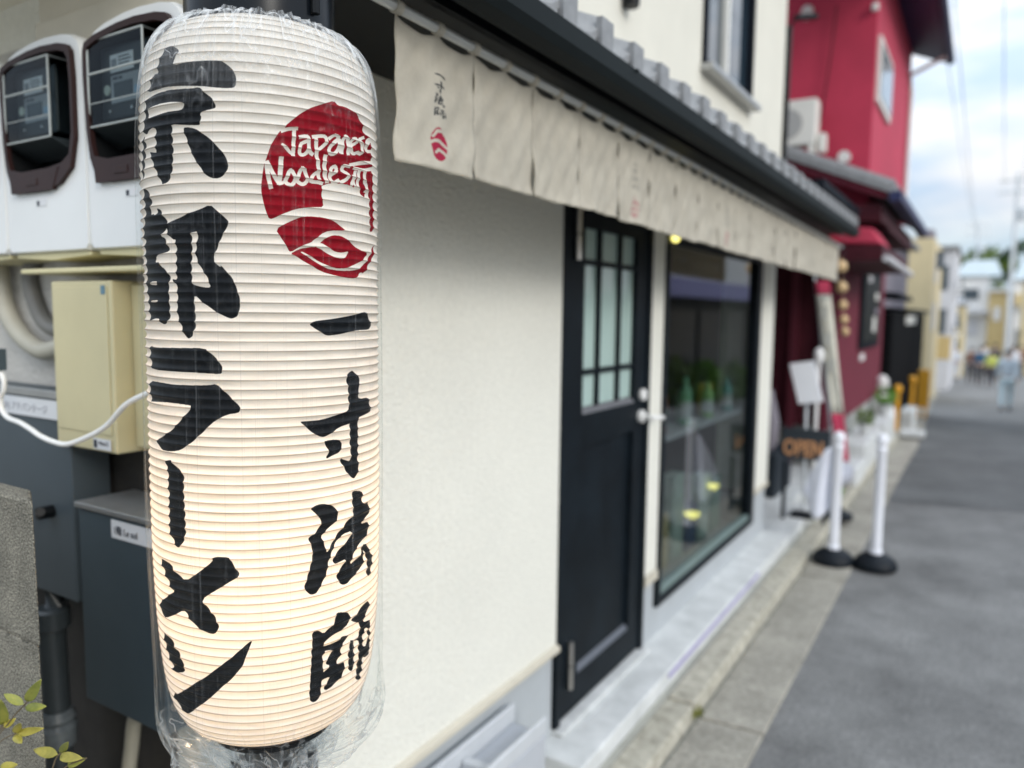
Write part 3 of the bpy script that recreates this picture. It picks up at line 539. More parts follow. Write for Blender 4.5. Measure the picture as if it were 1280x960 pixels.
M['kerb']=mat('weathered_kerb_concrete',(.36,.335,.265),.95,.30,18,bump=.006,bscale=60,col2=(.55,.52,.43),detail=9,mottle=(5,.15))
M['strip']=mat('smooth_kerb_concrete',(.35,.345,.30),.9,.12,8,bump=.002)
M['gutter']=mat('gutter_concrete',(.29,.27,.225),.95,.28,60,bump=.005,bscale=70,col2=(.42,.395,.335),mottle=(3,.25),detail=8)
M['asphalt']=mat('worn_asphalt',(.120,.120,.117),.92,.16,62,bump=.005,bscale=170,col2=(.255,.253,.245),detail=9,mottle=(1.6,.34))
M['asphalt2']=mat('newer_asphalt_patch',(.070,.073,.073),.9,.15,62,bump=.005,bscale=170,col2=(.155,.158,.156),detail=9,mottle=(1.2,.32))
M['ground']=mat('bare_ground',(.20,.19,.16),.95,.2,2)
M['tile']=mat('grey_roof_tile',(.22,.225,.23),.55,.22,16,bump=.001)
M['rod']=mat('grey_metal_rod',(.55,.55,.52),.4,.08,20,metal=.4)
M['meterwhite']=mat('white_meter_housing',(.74,.75,.74),.4,.03,5)
M['brown']=mat('brown_plastic_frame',(.028,.012,.011),.45,.15,9,spec=.2)
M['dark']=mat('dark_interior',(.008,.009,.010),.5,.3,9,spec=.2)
M['yellowrim']=mat('cream_plastic_rim',(.62,.56,.33),.5,.05,9)
M['beigebox']=mat('aged_beige_plastic',(.56,.50,.30),.5,.06,5)
M['slate']=mat('slate_grey_metal_paint',(.070,.088,.100),.45,.10,4,spec=.2)
M['slate2']=mat('blue_grey_metal_paint',(.055,.075,.088),.45,.10,4,spec=.2)
M['labelw']=mat('white_label',(.66,.67,.68),.5,.03,9)
M['ink']=mat('black_print',(.03,.035,.05),.6,.05,9)
M['lcd']=mat('dark_display',(.03,.035,.035),.25,.05,9)
M['conduit']=mat('beige_conduit',(.40,.38,.31),.5,.08,9)
M['pipe']=mat('dark_grey_pipe',(.045,.055,.060),.35,.15,9)
M['cable']=mat('white_cable',(.78,.77,.74),.4,.03,9)
M['block']=mat('rough_concrete_block',(.12,.112,.09),.97,.75,330,bump=.005,bscale=350,col2=(.42,.39,.31),detail=9,lo=.40,hi=.64,mottle=(14,.3))
M['leaf']=mat('nandina_leaf',(.30,.27,.035),.45,.30,22,col2=(.50,.42,.07))
M['leaf2']=mat('green_nandina_leaf',(.13,.17,.03),.45,.30,22,col2=(.34,.33,.05))
M['stem']=mat('thin_brown_stem',(.12,.09,.05),.7,.2,9)
M['crimson']=mat('crimson_wall_paint',(.45,.028,.068),.75,.10,2.5,mottle=(.9,.10),bump=.002)
M['maroon']=mat('eave_shaded_maroon',(.14,.009,.026),.8,.12,2.5)  # ground-floor red, darkened for the shade under the eave
M['darkred']=mat('dark_red_wood',(.055,.008,.014),.6,.25,8,spec=.2)
M['navy']=mat('navy_soffit_paint',(.03,.035,.09),.5,.15,3,spec=.2)
M['ac']=mat('offwhite_metal',(.72,.71,.66),.5,.04,5)
M['blackwood']=mat('charred_black_boards',(.007,.007,.008),.8,.4,12,spec=.05,stretch=(6,6,1))
M['blackroof']=mat('black_roof',(.007,.009,.014),.7,.2,5,spec=.1)
M['sand']=mat('sand_yellow_render',(.60,.50,.30),.85,.06,3)
M['orange']=mat('orange_plastic',(.75,.36,.02),.5,.08,6)
M['mauve']=mat('mauve_grey_render',(.22,.20,.23),.85,.08,3)
M['palegrey']=mat('pale_grey_render',(.55,.55,.57),.85,.08,3)
M['offw']=mat('white_render',(.74,.73,.71),.85,.05,3)
M['yellow']=mat('ochre_yellow_render',(.60,.46,.22),.8,.06,3)
M['bluegreyroof']=mat('blue_grey_roof',(.40,.46,.48),.6,.08,3)
M['tree']=mat('two_tone_foliage',(.06,.12,.03),.8,.4,9,col2=(.17,.25,.05))  # two greens mixed at random by noise
M['bark']=mat('tree_bark',(.10,.08,.06),.9,.3,9)
M['polegrey']=mat('hazed_pole_grey',(.58,.61,.63),.8,.08,5)  # lightened grey puts distance haze into the far poles' colour
M['wire']=mat('black_wire',(.05,.055,.065),.6,.05,5)
M['skin']=mat('skin',(.52,.34,.25),.6,.05,9)
M['hair']=mat('black_hair',(.02,.016,.014),.6,.2,30)
M['gold']=mat('pale_wood_ball',(.60,.42,.22),.6,.15,12)
M['cream']=mat('cream_banner_cloth',(.70,.68,.58),.85,.05,9)
M['pinkred']=mat('red_banner_cloth',(.55,.05,.11),.8,.08,9)
M['paper']=mat('white_paper',(.80,.81,.84),.7,.03,9)
M['bagw']=mat('thin_white_sheet',(.70,.72,.80),.6,.05,14)
M['wood']=mat('orange_wood_letters',(.52,.26,.12),.6,.15,9)
M['green']=mat('bright_green_leaves',(.14,.30,.04),.6,.3,30)
M['winglass']=glass('shop_window_glass',(.70,.74,.74),2.9)
M['clear']=glass('clear_cover',(.74,.78,.79),1.2)
M['doorglass']=mat('curtained_green_glass',(.42,.55,.51),.12,.12,5,stretch=(1,14,.6),coat=.3)
M['upglass']=mat('blue_window_glass',(.02,.035,.05),.05,.2,2,spec=1.0)
M['rim']=mat('pale_grey_rim',(.50,.52,.54),.5,.05,9)
M['lamp']=emis('yellow_lamp',(.9,.80,.22),1.3)
# ------------------------------------------------------------------ setting: ground, road, kerb
def interp(x,X,Y): return float(np.interp(x,X,Y))
GY=[-10,9,12,24,38,60,400]; GZ=[0,0,-.08,-.86,-1.25,-1.7,-1.9]
def gz(y): return interp(y,GY,GZ)
XLy=[-10,11,16,24,38,60,400]; XLx=[-.62,-.62,-.80,-1.10,-1.35,-1.9,-9]
def xl(y): return interp(y,XLy,XLx)
ys=[-6,-3,0,1,2,3,4,5,6,7,8,9,10,11,12,14,16,18,20,22,24,28,32,38,45,60]
def sheet(fx0,fx1,dz,ylist,name,m,parent=None):
    b=MB(); n=len(ylist)
    for y in ylist: b.v += [(fx0(y),y,gz(y)+dz),(fx1(y),y,gz(y)+dz)]
    b.f=[(2*i,2*i+1,2*i+3,2*i+2) for i in range(n-1)]
    return b.build(name,m,parent)
gy=[-200,-6]+ys[1:]+[120,400,1500]
def gzz(y): return gz(y)
b=MB()
for y in gy: b.v += [(-900,y,gz(y)-.03),(900,y,gz(y)-.03)]
b.f=[(2*i,2*i+1,2*i+3,2*i+2) for i in range(len(gy)-1)]
st(b.build('ground',M['ground']))
road=st(sheet(xl,lambda y: xl(y)+5.0,0,ys,'road',M['asphalt']))
# cut repair of newer asphalt starting at the seam across the lane
b=MB(); P=[y for y in ys if 7.4<y<13]; P=[7.28]+P+[14,16,18]
for y in P: b.v += [(xl(y)+.004,y,gz(y)+.004),(2.2,y+(.55 if y<7.5 else 0),gz(y)+.004)]
b.f=[(2*i,2*i+1,2*i+3,2*i+2) for i in range(len(P)-1)]
b.build('asphalt_patch',M['asphalt2'],road)
# far paving seams
# concrete gutter: separate blocks with open joints
gut=bpy.data.objects.new('gutter',None); link(gut); gut['kind']='structure'
sheetg=sheet(lambda y:xl(y)-.27,lambda y:xl(y)+.012,-.012,ys,'gutter_bed',M['strip'],gut)
yy=-1.13; 
rnd=random.Random(3)
while yy<34:
    L=2.0; y0,y1=yy+.008,yy+L-.008; j=rnd.uniform(-.002,.002)
    pts=[(xl(y0)-.25,y0,gz(y0)-.08),(xl(y0),y0,gz(y0)-.08),(xl(y1),y1,gz(y1)-.08),(xl(y1)-.25,y1,gz(y1)-.08),
         (xl(y0)-.25,y0,gz(y0)+.006+j),(xl(y0),y0,gz(y0)+.014+j),(xl(y1),y1,gz(y1)+.014+j),(xl(y1)-.25,y1,gz(y1)+.006+j)]
    MB().hexa(pts).build('gutter_block',M['gutter'],gut,bevel=.006); yy+=L
kb=bpy.data.objects.new('kerb',None); link(kb); kb['kind']='structure'
yy=-1.13
while yy<34:
    L=1.0; y0,y1=yy+.004,yy+L-.004; h=.055+rnd.uniform(-.003,.003)
    x0,x1=xl(y0)-.255,xl(y1)-.255
    pts=[(x0-.13,y0,gz(y0)-.06),(x0,y0,gz(y0)-.06),(x1,y1,gz(y1)-.06),(x1-.13,y1,gz(y1)-.06),
         (x0-.13,y0,gz(y0)+h),(x0-.02,y0,gz(y0)+h-.004),(x1-.02,y1,gz(y1)+h-.004),(x1-.13,y1,gz(y1)+h)]
    MB().hexa(pts).build('kerb_stone',M['kerb'],kb,bevel=.01); yy+=L
# flat strip between kerb and step, running on as the pavement edge
pv=st(sheet(lambda y:-1.5 if y<12 else xl(y)-2.2,lambda y:xl(y)-.385,.045,ys,'pavement',M['strip']))
# moss tuft in the gutter joint
b=MB(); rr=random.Random(5)
for k in range(60):
    x=-.885+rr.gauss(0,.012); y=2.87+rr.gauss(0,.02); h=rr.uniform(.012,.035); a=rr.uniform(0,6.28); w=.004
    b.v+= [(x-w*cos(a),y-w*sin(a),.01),(x+w*cos(a),y+w*sin(a),.01),(x+rr.gauss(0,.01),y+rr.gauss(0,.01),.01+h)]; n=len(b.v); b.f.append((n-3,n-2,n-1))
tag(b.build('moss_tuft',M['leaf2'],fix=False),'small green and yellow moss tuft in the joint between kerb and gutter','moss')
# ------------------------------------------------------------------ the noodle shop
X0=-1.2
shop=thing('noodle_shop','cream stucco noodle shop with charcoal door, tiled eave and long cloth awning','building',(-3,3,0))
b=MB()
b.box(-1.45,X0,.98,2.27,.452,2.33)                      # wall left of door
b.box(-1.45,X0,2.27,3.075,1.985,2.33)                   # over the door
b.box(-1.45,X0,3.075,3.225,.45,2.33)                    # post between door and window
b.box(-1.45,X0,3.225,4.935,1.965,2.33)
b.box(-1.45,X0,4.935,5.30,.47,2.33)
b.box(-4.2,-1.45,.98,1.25,1.30,2.33)
b.build('front_wall',M['stucco'],shop)
MB().box(-4.2,-1.452,1.25,5.3,2.0,2.33).build('ceiling_mass',M['stucco'],shop)
MB().box(-4.2,-1.205,.984,1.25,0,1.30).build('side_base_wall',M['darkgap'],shop)
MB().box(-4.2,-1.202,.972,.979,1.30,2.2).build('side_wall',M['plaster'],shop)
MB().box(-4.3,-4.2,.98,5.3,0,4.4).build('rear_wall',M['stucco'],shop)
# foundation and drip trim
b=MB().box(-1.44,-1.212,.99,2.262,0,.438); b.box(-1.44,-1.21,3.08,3.22,.0,.40); b.box(-1.44,-1.21,3.222,5.29,.0,.262); b.box(-1.44,-1.21,4.94,5.29,.264,.44)
b.build('foundation',M['found'],shop)
b=MB().prism([(-1.215,.434),(-1.183,.430),(-1.183,.446),(-1.199,.4515),(-1.215,.4515)],'y',.975,2.268)
b.build('drip_trim',M['beam'],shop)
MB().box(-1.215,-1.19,3.077,3.222,.405,.447).build('drip_trim',M['beam'],shop)
MB().box(-1.215,-1.19,4.937,5.302,.442,.468).build('drip_trim',M['beam'],shop)
# step slab
MB().box(-1.216,-1.03,2.14,6.3,.046,.12).build('step_slab',M['slab'],shop,bevel=.006)
MB().box(-1.60,-1.217,5.31,7.9,.046,.117).build('step_slab',M['slab'],shop,bevel=.006)
MB().box(-1.216,-1.165,2.262,3.08,.1205,.136).build('door_sill',M['slab'],shop,bevel=.004)
o=MB().box(-1.0295,-1.0255,2.95,4.45,.088,.108).build('violet_tape',mat('violet_tape',(.34,.31,.50),.6),shop)
# upper storey
b=MB()
for (y0,y1,z0,z1) in ((.98,3.62,2.33,4.4),(3.62,4.47,2.33,2.77),(3.62,4.47,3.75,4.4),(4.47,5.30,2.33,4.4)): b.box(-1.45,X0-.001,y0,y1,z0,z1)
b.box(-4.2,-1.45,.98,1.2,2.33,4.4); b.box(-4.2,-1.45,5.1,5.299,2.33,4.4)
b.build('upper_wall',M['stucco_up'],shop)
MB().box(-4.4,-.9,.7,5.5,4.4,4.5).build('upper_roof_slab',M['tile'],shop)
w=MB(); w.box(-1.26,-1.18,3.62,3.65,2.77,3.75); w.box(-1.26,-1.18,4.44,4.47,2.77,3.75); w.box(-1.26,-1.18,3.65,4.44,2.77,2.795); w.box(-1.26,-1.18,3.65,4.44,3.72,3.75); 
w=w.build('upper_window',M['blackroof'],shop)
MB().box(-1.245,-1.205,4.03,4.07,2.795,3.72).build('mullion',M['ac'],w)
MB().box(-1.240,-1.232,3.65,4.03,2.795,3.72).build('window_pane',M['upglass'],w); MB().box(-1.225,-1.217,4.07,4.44,2.795,3.72).build('window_pane',M['upglass'],w)
MB().box(-1.20,-1.135,3.60,4.49,2.738,2.768).build('window_sill',M['greysteel'],w,bevel=.004)
MB().box(-1.30,-1.29,3.65,4.44,2.795,3.72).build('curtain',M['palegrey'],w)
MB().lathe([(.03,0),(.035,.05),(.03,.06)],(-1.17,2.71,2.72),12).build('vent_cap',M['black'],shop)
# pent roof: soffit, fascia, gutter, tiles
def roofz(x): return 2.168+(-.75-x)*.42
rf=MB().hexa([(-1.2,.86,roofz(-1.2)-.05),(-.80,.86,roofz(-.80)-.05),(-.80,5.42,roofz(-.80)-.05),(-1.2,5.42,roofz(-1.2)-.05),
     (-1.2,.86,roofz(-1.2)-.01),(-.80,.86,roofz(-.80)-.01),(-.80,5.42,roofz(-.80)-.01),(-1.2,5.42,roofz(-1.2)-.01)]).build('eave_roof',M['black'],shop)
MB().box(-1.199,-.832,.86,5.42,2.128,2.136).build('soffit_board',M['black'],rf)
MB().box(-.832,-.816,.86,5.42,2.118,2.137).build('fascia_board',M['black'],rf)
gp=[(-.642,2.163),(-.644,2.127),(-.656,2.112),(-.685,2.107),(-.712,2.118),(-.722,2.160),(-.716,2.160),(-.707,2.122),(-.685,2.112),(-.659,2.117),(-.650,2.130),(-.648,2.163)]
MB().prism([(a-.078,c) for a,c in gp],'y',.85,5.46).build('gutter_channel',M['gutterblk'],rf)
for y in np.arange(1.1,5.4,.6): MB().box(-.816,-.714,y,y+.012,2.1585,2.162).build('gutter_strap',M['gutterblk'],rf)
# tiles: step-shaped pan tiles, three courses
pit=.175
def tile_mesh():
    b=MB(); n=9; Lx=.17
    prof=[(0,.004),(.02,.0),(.05,.0),(.085,.006),(.115,.022),(.135,.042),(.150,.056),(.166,.060),(.178,.056)]
    for (x,dz) in ((0,0),(-Lx,Lx*.42)):
        for (u,v) in prof: b.v.append((x,u,v+dz+.016))
        for (u,v) in prof: b.v.append((x,u,v+dz))
    m=len(prof)
    for i in range(m-1):
        b.f += [(i,i+1,2*m+i+1,2*m+i),(m+i,3*m+i,3*m+i+1,m+i+1),(i,m+i,m+i+1,i+1)]
    b.f += [(0,2*m,3*m,m),(m-1,2*m-1,4*m-1,3*m-1)]
    # hanging front lip of the eave tile
    return b
tb=tile_mesh(); t0=tb.build('roof_tile',M['tile'],rf,smooth=True); tme=t0.data
lipb=tile_mesh(); k=len(lipb.v); lipb.box(-.004,.010,.118,.178,-.012,.066); t1=lipb.build('roof_tile',M['tile'],rf,smooth=True); lme=t1.data
t0.location=(-.890,.90,roofz(-.890)); t1.location=(-.742,.90,roofz(-.742))
par(t0,rf); par(t1,rf)
first=(t0,t1)
for c in range(3):
    for i in range(26):
        if (c,i)==(0,0) or (c,i)==(1,0): continue
        o=(t1 if c==0 else t0).copy(); link(o); o.parent=rf; o.matrix_parent_inverse=t0.matrix_parent_inverse.copy(); x=-.742-.148*c
        o.location=(x,.90+pit*i,roofz(x)+rnd.uniform(-.002,.002)); o.rotation_euler=(rnd.uniform(-.01,.01),0,0)
# door
dr=MB()
dr.box(-1.245,-1.205,2.305,2.445,.150,1.975); dr.box(-1.245,-1.205,2.923,3.04,.150,1.975)       # stiles
dr.box(-1.245,-1.205,2.445,2.923,.150,.270); dr.box(-1.245,-1.205,2.445,2.923,1.118,1.236); dr.box(-1.245,-1.205,2.445,2.923,1.90,1.975)
dr.box(-1.240,-1.222,2.4455,2.9225,.2705,1.1175)
door=dr.build('door',M['door'],shop)
MB().prism([(-1.2215,.271),(-1.2215,.292),(-1.206,.271)],'y',2.446,2.922).build('panel_moulding',mat('lighter_grey_edge',(.10,.11,.13),.5),door)  # bottom moulding in a lighter grey than the door
MB().prism([(-1.2215,1.236),(-1.2215,1.258),(-1.203,1.2365)],'y',2.446,2.922).build('glazing_sill',mat('lighter_grey_edge2',(.13,.13,.14),.5),door)  # sill in a lighter grey than the door
for y in (2.585,2.772): MB().box(-1.232,-1.209,y-.009,y+.009,1.2585,1.8995).build('glazing_bar',M['door'],door)
for z in (1.387,1.78):
    for (a,c) in ((2.4455,2.575),(2.595,2.762),(2.782,2.9225)): MB().box(-1.232,-1.210,a,c,z-.009,z+.009).build('glazing_bar',M['door'],door)
for (a,c) in ((2.4455,2.5755),(2.5945,2.7625),(2.7815,2.9225)):
    for (z0,z1) in ((1.259,1.3775),(1.3965,1.7705),(1.7895,1.8995)): MB().box(-1.229,-1.225,a,c,z0,z1).build('door_pane',M['doorglass'],door)
b=MB(); b.box(-1.25,-1.196,2.268,2.302,.137,1.984); b.box(-1.25,-1.196,3.043,3.074,.137,1.984); b.box(-1.25,-1.197,2.302,3.043,1.978,1.984); b.build('door_frame',M['door'],shop)
for z0 in (.25,1.78):
    h=MB(); h.tube([(-1.192,2.365,z0),(-1.192,2.365,z0+.085)],.011,12); h.tube([(-1.192,2.365,z0+.09),(-1.192,2.365,z0+.175)],.011,12); h.build('hinge',M['steel'],door,smooth=True)
h=MB(); h.tube([(-1.205,2.995,1.262),(-1.185,2.995,1.262)],.025,20); h.build('door_lock',M['white'],door,smooth=True,bevel=.004)
h=MB(); h.tube([(-1.205,2.99,1.172),(-1.188,2.99,1.172)],.026,20); h.tube([(-1.19,2.99,1.172),(-1.150,2.99,1.172),(-1.145,3.0,1.170),(-1.145,3.10,1.158)],.010,12); h.build('door_handle',M['white'],door,smooth=True)
# shop window with room behind
fw=MB(); y0,y1,z0,z1=3.228,4.932,.264,1.962; t=.042
fw.box(-1.25,-1.192,y0,y0+t,z0,z1); fw.box(-1.25,-1.192,y1-t-.05,y1,z0,z1); fw.box(-1.25,-1.192,y0+t,y1-t-.05,z0,z0+t); fw.box(-1.25,-1.192,y0+t,y1-t-.05,z1-t,z1)
win=fw.build('shop_window',M['door'],shop)
MB().box(-1.228,-1.222,y0+t,y1-t-.05,z0+t,z1-t).build('window_pane',M['winglass'],win)
MB().box(-1.221,-1.199,y0+t,y1-t-.05,z0+t,z0+t+.03).build('glazing_gasket',mat('green_grey_gasket',(.16,.22,.21),.4),win)
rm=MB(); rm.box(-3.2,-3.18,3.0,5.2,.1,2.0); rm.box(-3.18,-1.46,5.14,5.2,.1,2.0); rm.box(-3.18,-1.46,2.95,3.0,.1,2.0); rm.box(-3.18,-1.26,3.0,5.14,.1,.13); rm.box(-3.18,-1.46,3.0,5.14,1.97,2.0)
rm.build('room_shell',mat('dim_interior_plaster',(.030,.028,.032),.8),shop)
MB().box(-1.60,-1.27,3.3,4.9,.985,1.01).build('window_shelf',M['palegrey'],shop,bevel=.003)
MB().box(-1.9,-1.30,3.3,4.9,.22,.25).build('window_shelf',M['palegrey'],shop,bevel=.003)
# things on the shelf (each its own)
cols=[(.60,.05,.04),(.70,.22,.10),(.25,.55,.34),(.20,.48,.30),(.36,.60,.42),(.75,.75,.70),(.34,.58,.22),(.70,.52,.10),(.65,.14,.09),(.18,.42,.40)]
names=['dark red','orange red','mid green','deep green','sage green','pale grey','grass green','mustard','brick red','teal']
yb=3.55
for i,c in enumerate(cols):
    hh=[.26,.24,.30,.33,.31,.29,.33,.34,.15,.27][i]; wv=.085
    hh=hh*rnd.uniform(.55,.95); xx=-1.33-.05*(i%3); mm=mat('bottle_glaze_%s'%names[i].replace(' ','_'),c,.35,.35,30)
    if i%3==1:
        o=MB().box(xx-.03,xx+.03,yb-.04,yb+.04,1.0102,1.01+hh*.8).build('package',mm,bevel=.004); MB().box(xx+.0302,xx+.0315,yb-.025,yb+.025,1.04,1.0+hh*.55).build('package_label',M['labelw'],o); kd='package'
    elif i%3==2:
        o=MB().lathe([(.036,0),(.045,.01),(.047,hh*.35),(.040,hh*.5),(.03,hh*.55)],(xx,yb,1.0102),14).build('jar',mm,smooth=True); MB().lathe([(.033,0),(.033,.02),(.001,.022)],(xx,yb,1.0102+hh*.55),14).build('lid',M['rim'],o); kd='jar'
    else:
        o=MB().lathe([(.032,0),(.036,.01),(.036,hh*.62),(.030,hh*.72),(.013,hh*.84),(.013,hh)],(xx,yb,1.0102),14).build('bottle',mm,smooth=True); MB().lathe([(.0365,hh*.15),(.0365,hh*.5)],(xx,yb,1.0102),14).build('bottle_label',M['labelw'],o); kd='bottle'
    tag(o,'%s %s on the shelf inside the shop window'%(names[i],kd),kd,'goods on the window shelf'); yb+=.128
yb=3.42
for i,(c,hh) in enumerate((((.20,.38,.34),.42),((.55,.45,.25),.30),((.42,.52,.46),.48),((.10,.13,.22),.26),((.50,.60,.55),.40),((.16,.30,.24),.34))):
    b=MB().box(-1.44,-1.36,yb,yb+.17,.2502,.25+hh); nm=['teal','straw coloured','pale sage','dark blue','mint','deep green'][i]
    tag(b.build('display_box',mat('card_%s'%nm.replace(' ','_'),c,.6,.25,14),bevel=.006),'%s display box low inside the shop window'%nm,'box','display boxes behind the shop window'); yb+=.235
# yellow dish and bowl inside the window, given their own glow
for (x,y,z,r,l) in ((-1.33,4.115,.471,.045,'flat yellow lit dish low behind the shop window glass'),(-1.33,4.50,.56,.034,'small yellow lit bowl near the right end of the shop window')):
    b=MB(); b.lathe([(r*.5,-.01),(r,.012),(r*1.02,.018),(r*.9,.018),(r*.4,.004),(0.0005,.003)],(x,y,z),20); tag(b.build('glowing_dish',M['lamp'],smooth=True),l,'lamp')
b=MB(); b.lathe([(.001,-.019),(.014,-.014),(.019,0),(.014,.014),(.001,.019)],(-1.175,3.275,1.932),16); b.tube([(-1.175,3.275,1.95),(-1.19,3.275,1.962)],.004,6)
tag(b.build('indicator_lamp',M['lamp'],smooth=True),'round yellow lamp at the top left corner of the shop window','lamp')
# pale grey ramp unit against the foundation
cr=thing('utility_box','pale grey plastic box with raised rims against the wall base left of the door','box',(-1.15,1.7,0))
MB().box(-1.185,-1.06,1.42,1.95,0,.325).build('box_body',mat('pale_blue_grey_plastic',(.42,.44,.47),.5,.05,6),cr,bevel=.006)
MB().box(-1.075,-1.06,1.42,1.952,.3255,.375).build('rim',M['rim'],cr,bevel=.005)
MB().box(-1.19,-1.172,1.42,1.952,.3255,.385).build('rim',M['rim'],cr,bevel=.005)
MB().box(-1.17,-1.077,1.66,1.69,.3255,.35).build('rim',M['rim'],cr,bevel=.004)
# ------------------------------------------------------------------ cloth curtain along the eave
def image_from(masks,name,w,h):
    im=bpy.data.images.new(name,w,h,alpha=False,float_buffer=False); im.colorspace_settings.name='Non-Color'
    a=np.ones((h,w,4),np.float32); a[...,:3]=masks[::-1]
    im.pixels.foreach_set(a.ravel()); im.update(); im.pack(); return im
def fill(img,P,ch,val):
    H_,W_=img.shape[:2]; P=np.asarray(P)
    x0,y0=np.maximum(np.floor(P.min(0)).astype(int),0); x1=min(int(np.ceil(P[:,0].max()))+1,W_); y1=min(int(np.ceil(P[:,1].max()))+1,H_)
    if x1<=x0 or y1<=y0: return
    X,Y=np.meshgrid(np.arange(x0,x1)+.5,np.arange(y0,y1)+.5); ins=np.zeros(X.shape,bool)
    for i in range(len(P)):
        ax,ay=P[i]; bx,by=P[(i+1)%len(P)]
        if ay==by: continue
        ins^=((ay>Y)!=(by>Y))&(X<(bx-ax)*(Y-ay)/(by-ay)+ax)
    img[y0:y1,x0:x1,ch][ins]=val
AXX,AXY=-.8726,.749
PRF=[(.098,1.968),(.116,1.958),(.1350,1.934),(.1462,1.904),(.1505,1.866),(.1525,1.82),(.153,1.7),(.153,1.5),(.153,1.36),(.1522,1.26),(.1490,1.17),(.1425,1.095),(.1325,1.047),(.116,1.017),(.097,1.003)]
def catmull(P,n=12):
    P=np.array(P,float); o=[]; Q=np.vstack([2*P[0]-P[1],P,2*P[-1]-P[-2]])
    for i in range(1,len(Q)-2):
        a,b_,c,d=Q[i-1:i+3]
        for k in range(n):
            t=k/n; o.append(.5*((2*b_)+(-a+c)*t+(2*a-5*b_+4*c-d)*t*t+(-a+3*b_-3*c+d)*t**3))
    o.append(Q[-2]); return np.array(o)
PC=catmull([(r*1.034,z) for r,z in PRF]); PS=np.concatenate([[0],np.cumsum(np.hypot(*np.diff(PC,axis=0).T))]); LT=PS[-1]
TH0=atan2(-AXY,-AXX)
LT0=LT
PRINTS=[]
for ch,val,s in INK:
    P=np.array([[float(v)/1e4 for v in t.split(',')] for t in s.split()]); PRINTS.append((0 if ch=='k' else 1,val,P))
LL=LT0
TA,TB=-1.5,1.5
Wp,Hp=1500,2600
lan_img=np.zeros((Hp,Wp,3),np.float32)
for ch,val,P in PRINTS:
    Q=P.copy(); Q[:,0]=(np.clip(Q[:,0],-1.45,1.40)-TA)/(TB-TA)*Wp; Q[:,1]=Q[:,1]/LL*Hp; fill(lan_img,Q,ch,val)
# small print for the curtain: the same four characters and the round red emblem
nw,nh=340,360
nor=np.zeros((nh,nw,3),np.float32)
for ch,val,P in PRINTS:
    cx_=P[:,0].mean(); cy_=P[:,1].mean()
    if cx_<.1: continue
    Q=P.copy(); Q[:,0]=(np.clip(Q[:,0],.0,1.32)-.75)*.153
    if cy_>.36 and ch==0: Q[:,0]=Q[:,0]*.30*1500+182; Q[:,1]=(Q[:,1]-.38)*.145*1500+95
    else: continue
    fill(nor,Q,ch,val)
EY=288
cc=[(176+41*cos(a)*(1-.03*sin(5*a)),EY+46*sin(a)) for a in np.linspace(0,2*pi,40,endpoint=False)]; fill(nor,cc,1,1)
for poly in ([(128,262),(150,252),(180,250),(205,256),(226,270),(222,276),(200,266),(176,260),(150,262),(130,272)],[(150,290),(172,276),(200,280),(224,296),(214,304),(196,290),(176,286),(156,298)],[(138,246),(160,222),(190,216),(212,228),(214,236),(190,226),(164,232),(146,250)]): fill(nor,[(a,(b_-265)*.9+EY) for a,b_ in poly],1,0)
def cloth_material(name,img,fade=1.0):
    m=mat(name,(.62,.575,.48),.9,.07,14,bump=.0012,bscale=380,col2=(.73,.685,.585),mottle=(3,.06))
    t=m.node_tree; p=t.nodes['Principled BSDF']; base=p.inputs['Base Color'].links[0].from_socket
    if img is not None:
        uv=t.nodes.new('ShaderNodeUVMap'); im=t.nodes.new('ShaderNodeTexImage'); im.image=img; im.extension='CLIP'; t.links.new(uv.outputs[0],im.inputs[0])
        sp=t.nodes.new('ShaderNodeSeparateColor'); t.links.new(im.outputs[0],sp.inputs[0])
        a=t.nodes.new('ShaderNodeMixRGB'); a.inputs[2].default_value=(.05,.055,.06,1); fa=t.nodes.new('ShaderNodeMath'); fa.operation='MULTIPLY'; fa.inputs[1].default_value=fade; t.links.new(sp.outputs[0],fa.inputs[0]); t.links.new(fa.outputs[0],a.inputs[0]); t.links.new(base,a.inputs[1])
        c=t.nodes.new('ShaderNodeMixRGB'); c.inputs[2].default_value=(.48,.02,.07,1); fd=t.nodes.new('ShaderNodeMath'); fd.operation='MULTIPLY'; fd.inputs[1].default_value=fade; t.links.new(sp.outputs[1],fd.inputs[0]); t.links.new(fd.outputs[0],c.inputs[0]); t.links.new(a.outputs[0],c.inputs[1])
        t.links.new(c.outputs[0],p.inputs['Base Color'])
    so=t.nodes.new('ShaderNodeMixShader'); so.inputs[0].default_value=.38; tn=t.nodes.new('ShaderNodeBsdfTranslucent'); t.links.new(p.inputs['Base Color'].links[0].from_socket,tn.inputs[0]); t.links.new(p.outputs[0],so.inputs[1]); t.links.new(tn.outputs[0],so.inputs[2]); t.links.new(so.outputs[0],t.nodes['Material Output'].inputs[0])
    return m
cm_plain=cloth_material('linen_cloth',None); cm_print=cloth_material('printed_linen_cloth',image_from(nor,'curtain_print',nw,nh)); cm_faded=cloth_material('faded_printed_linen_cloth',bpy.data.images['curtain_print'],.42)
cur=thing('shop_curtain','long beige linen curtain of slit panels hung on a pole under the eave','curtain',(-.85,1.0,2.09))
MB().tube([(-.85,.90,2.096),(-.85,2.5,2.092),(-.85,5.62,2.062)],.0092,12).build('curtain_pole',M['rod'],cur,smooth=True)
NP=20; pw=(5.50-1.005)/NP
rn=random.Random(11)
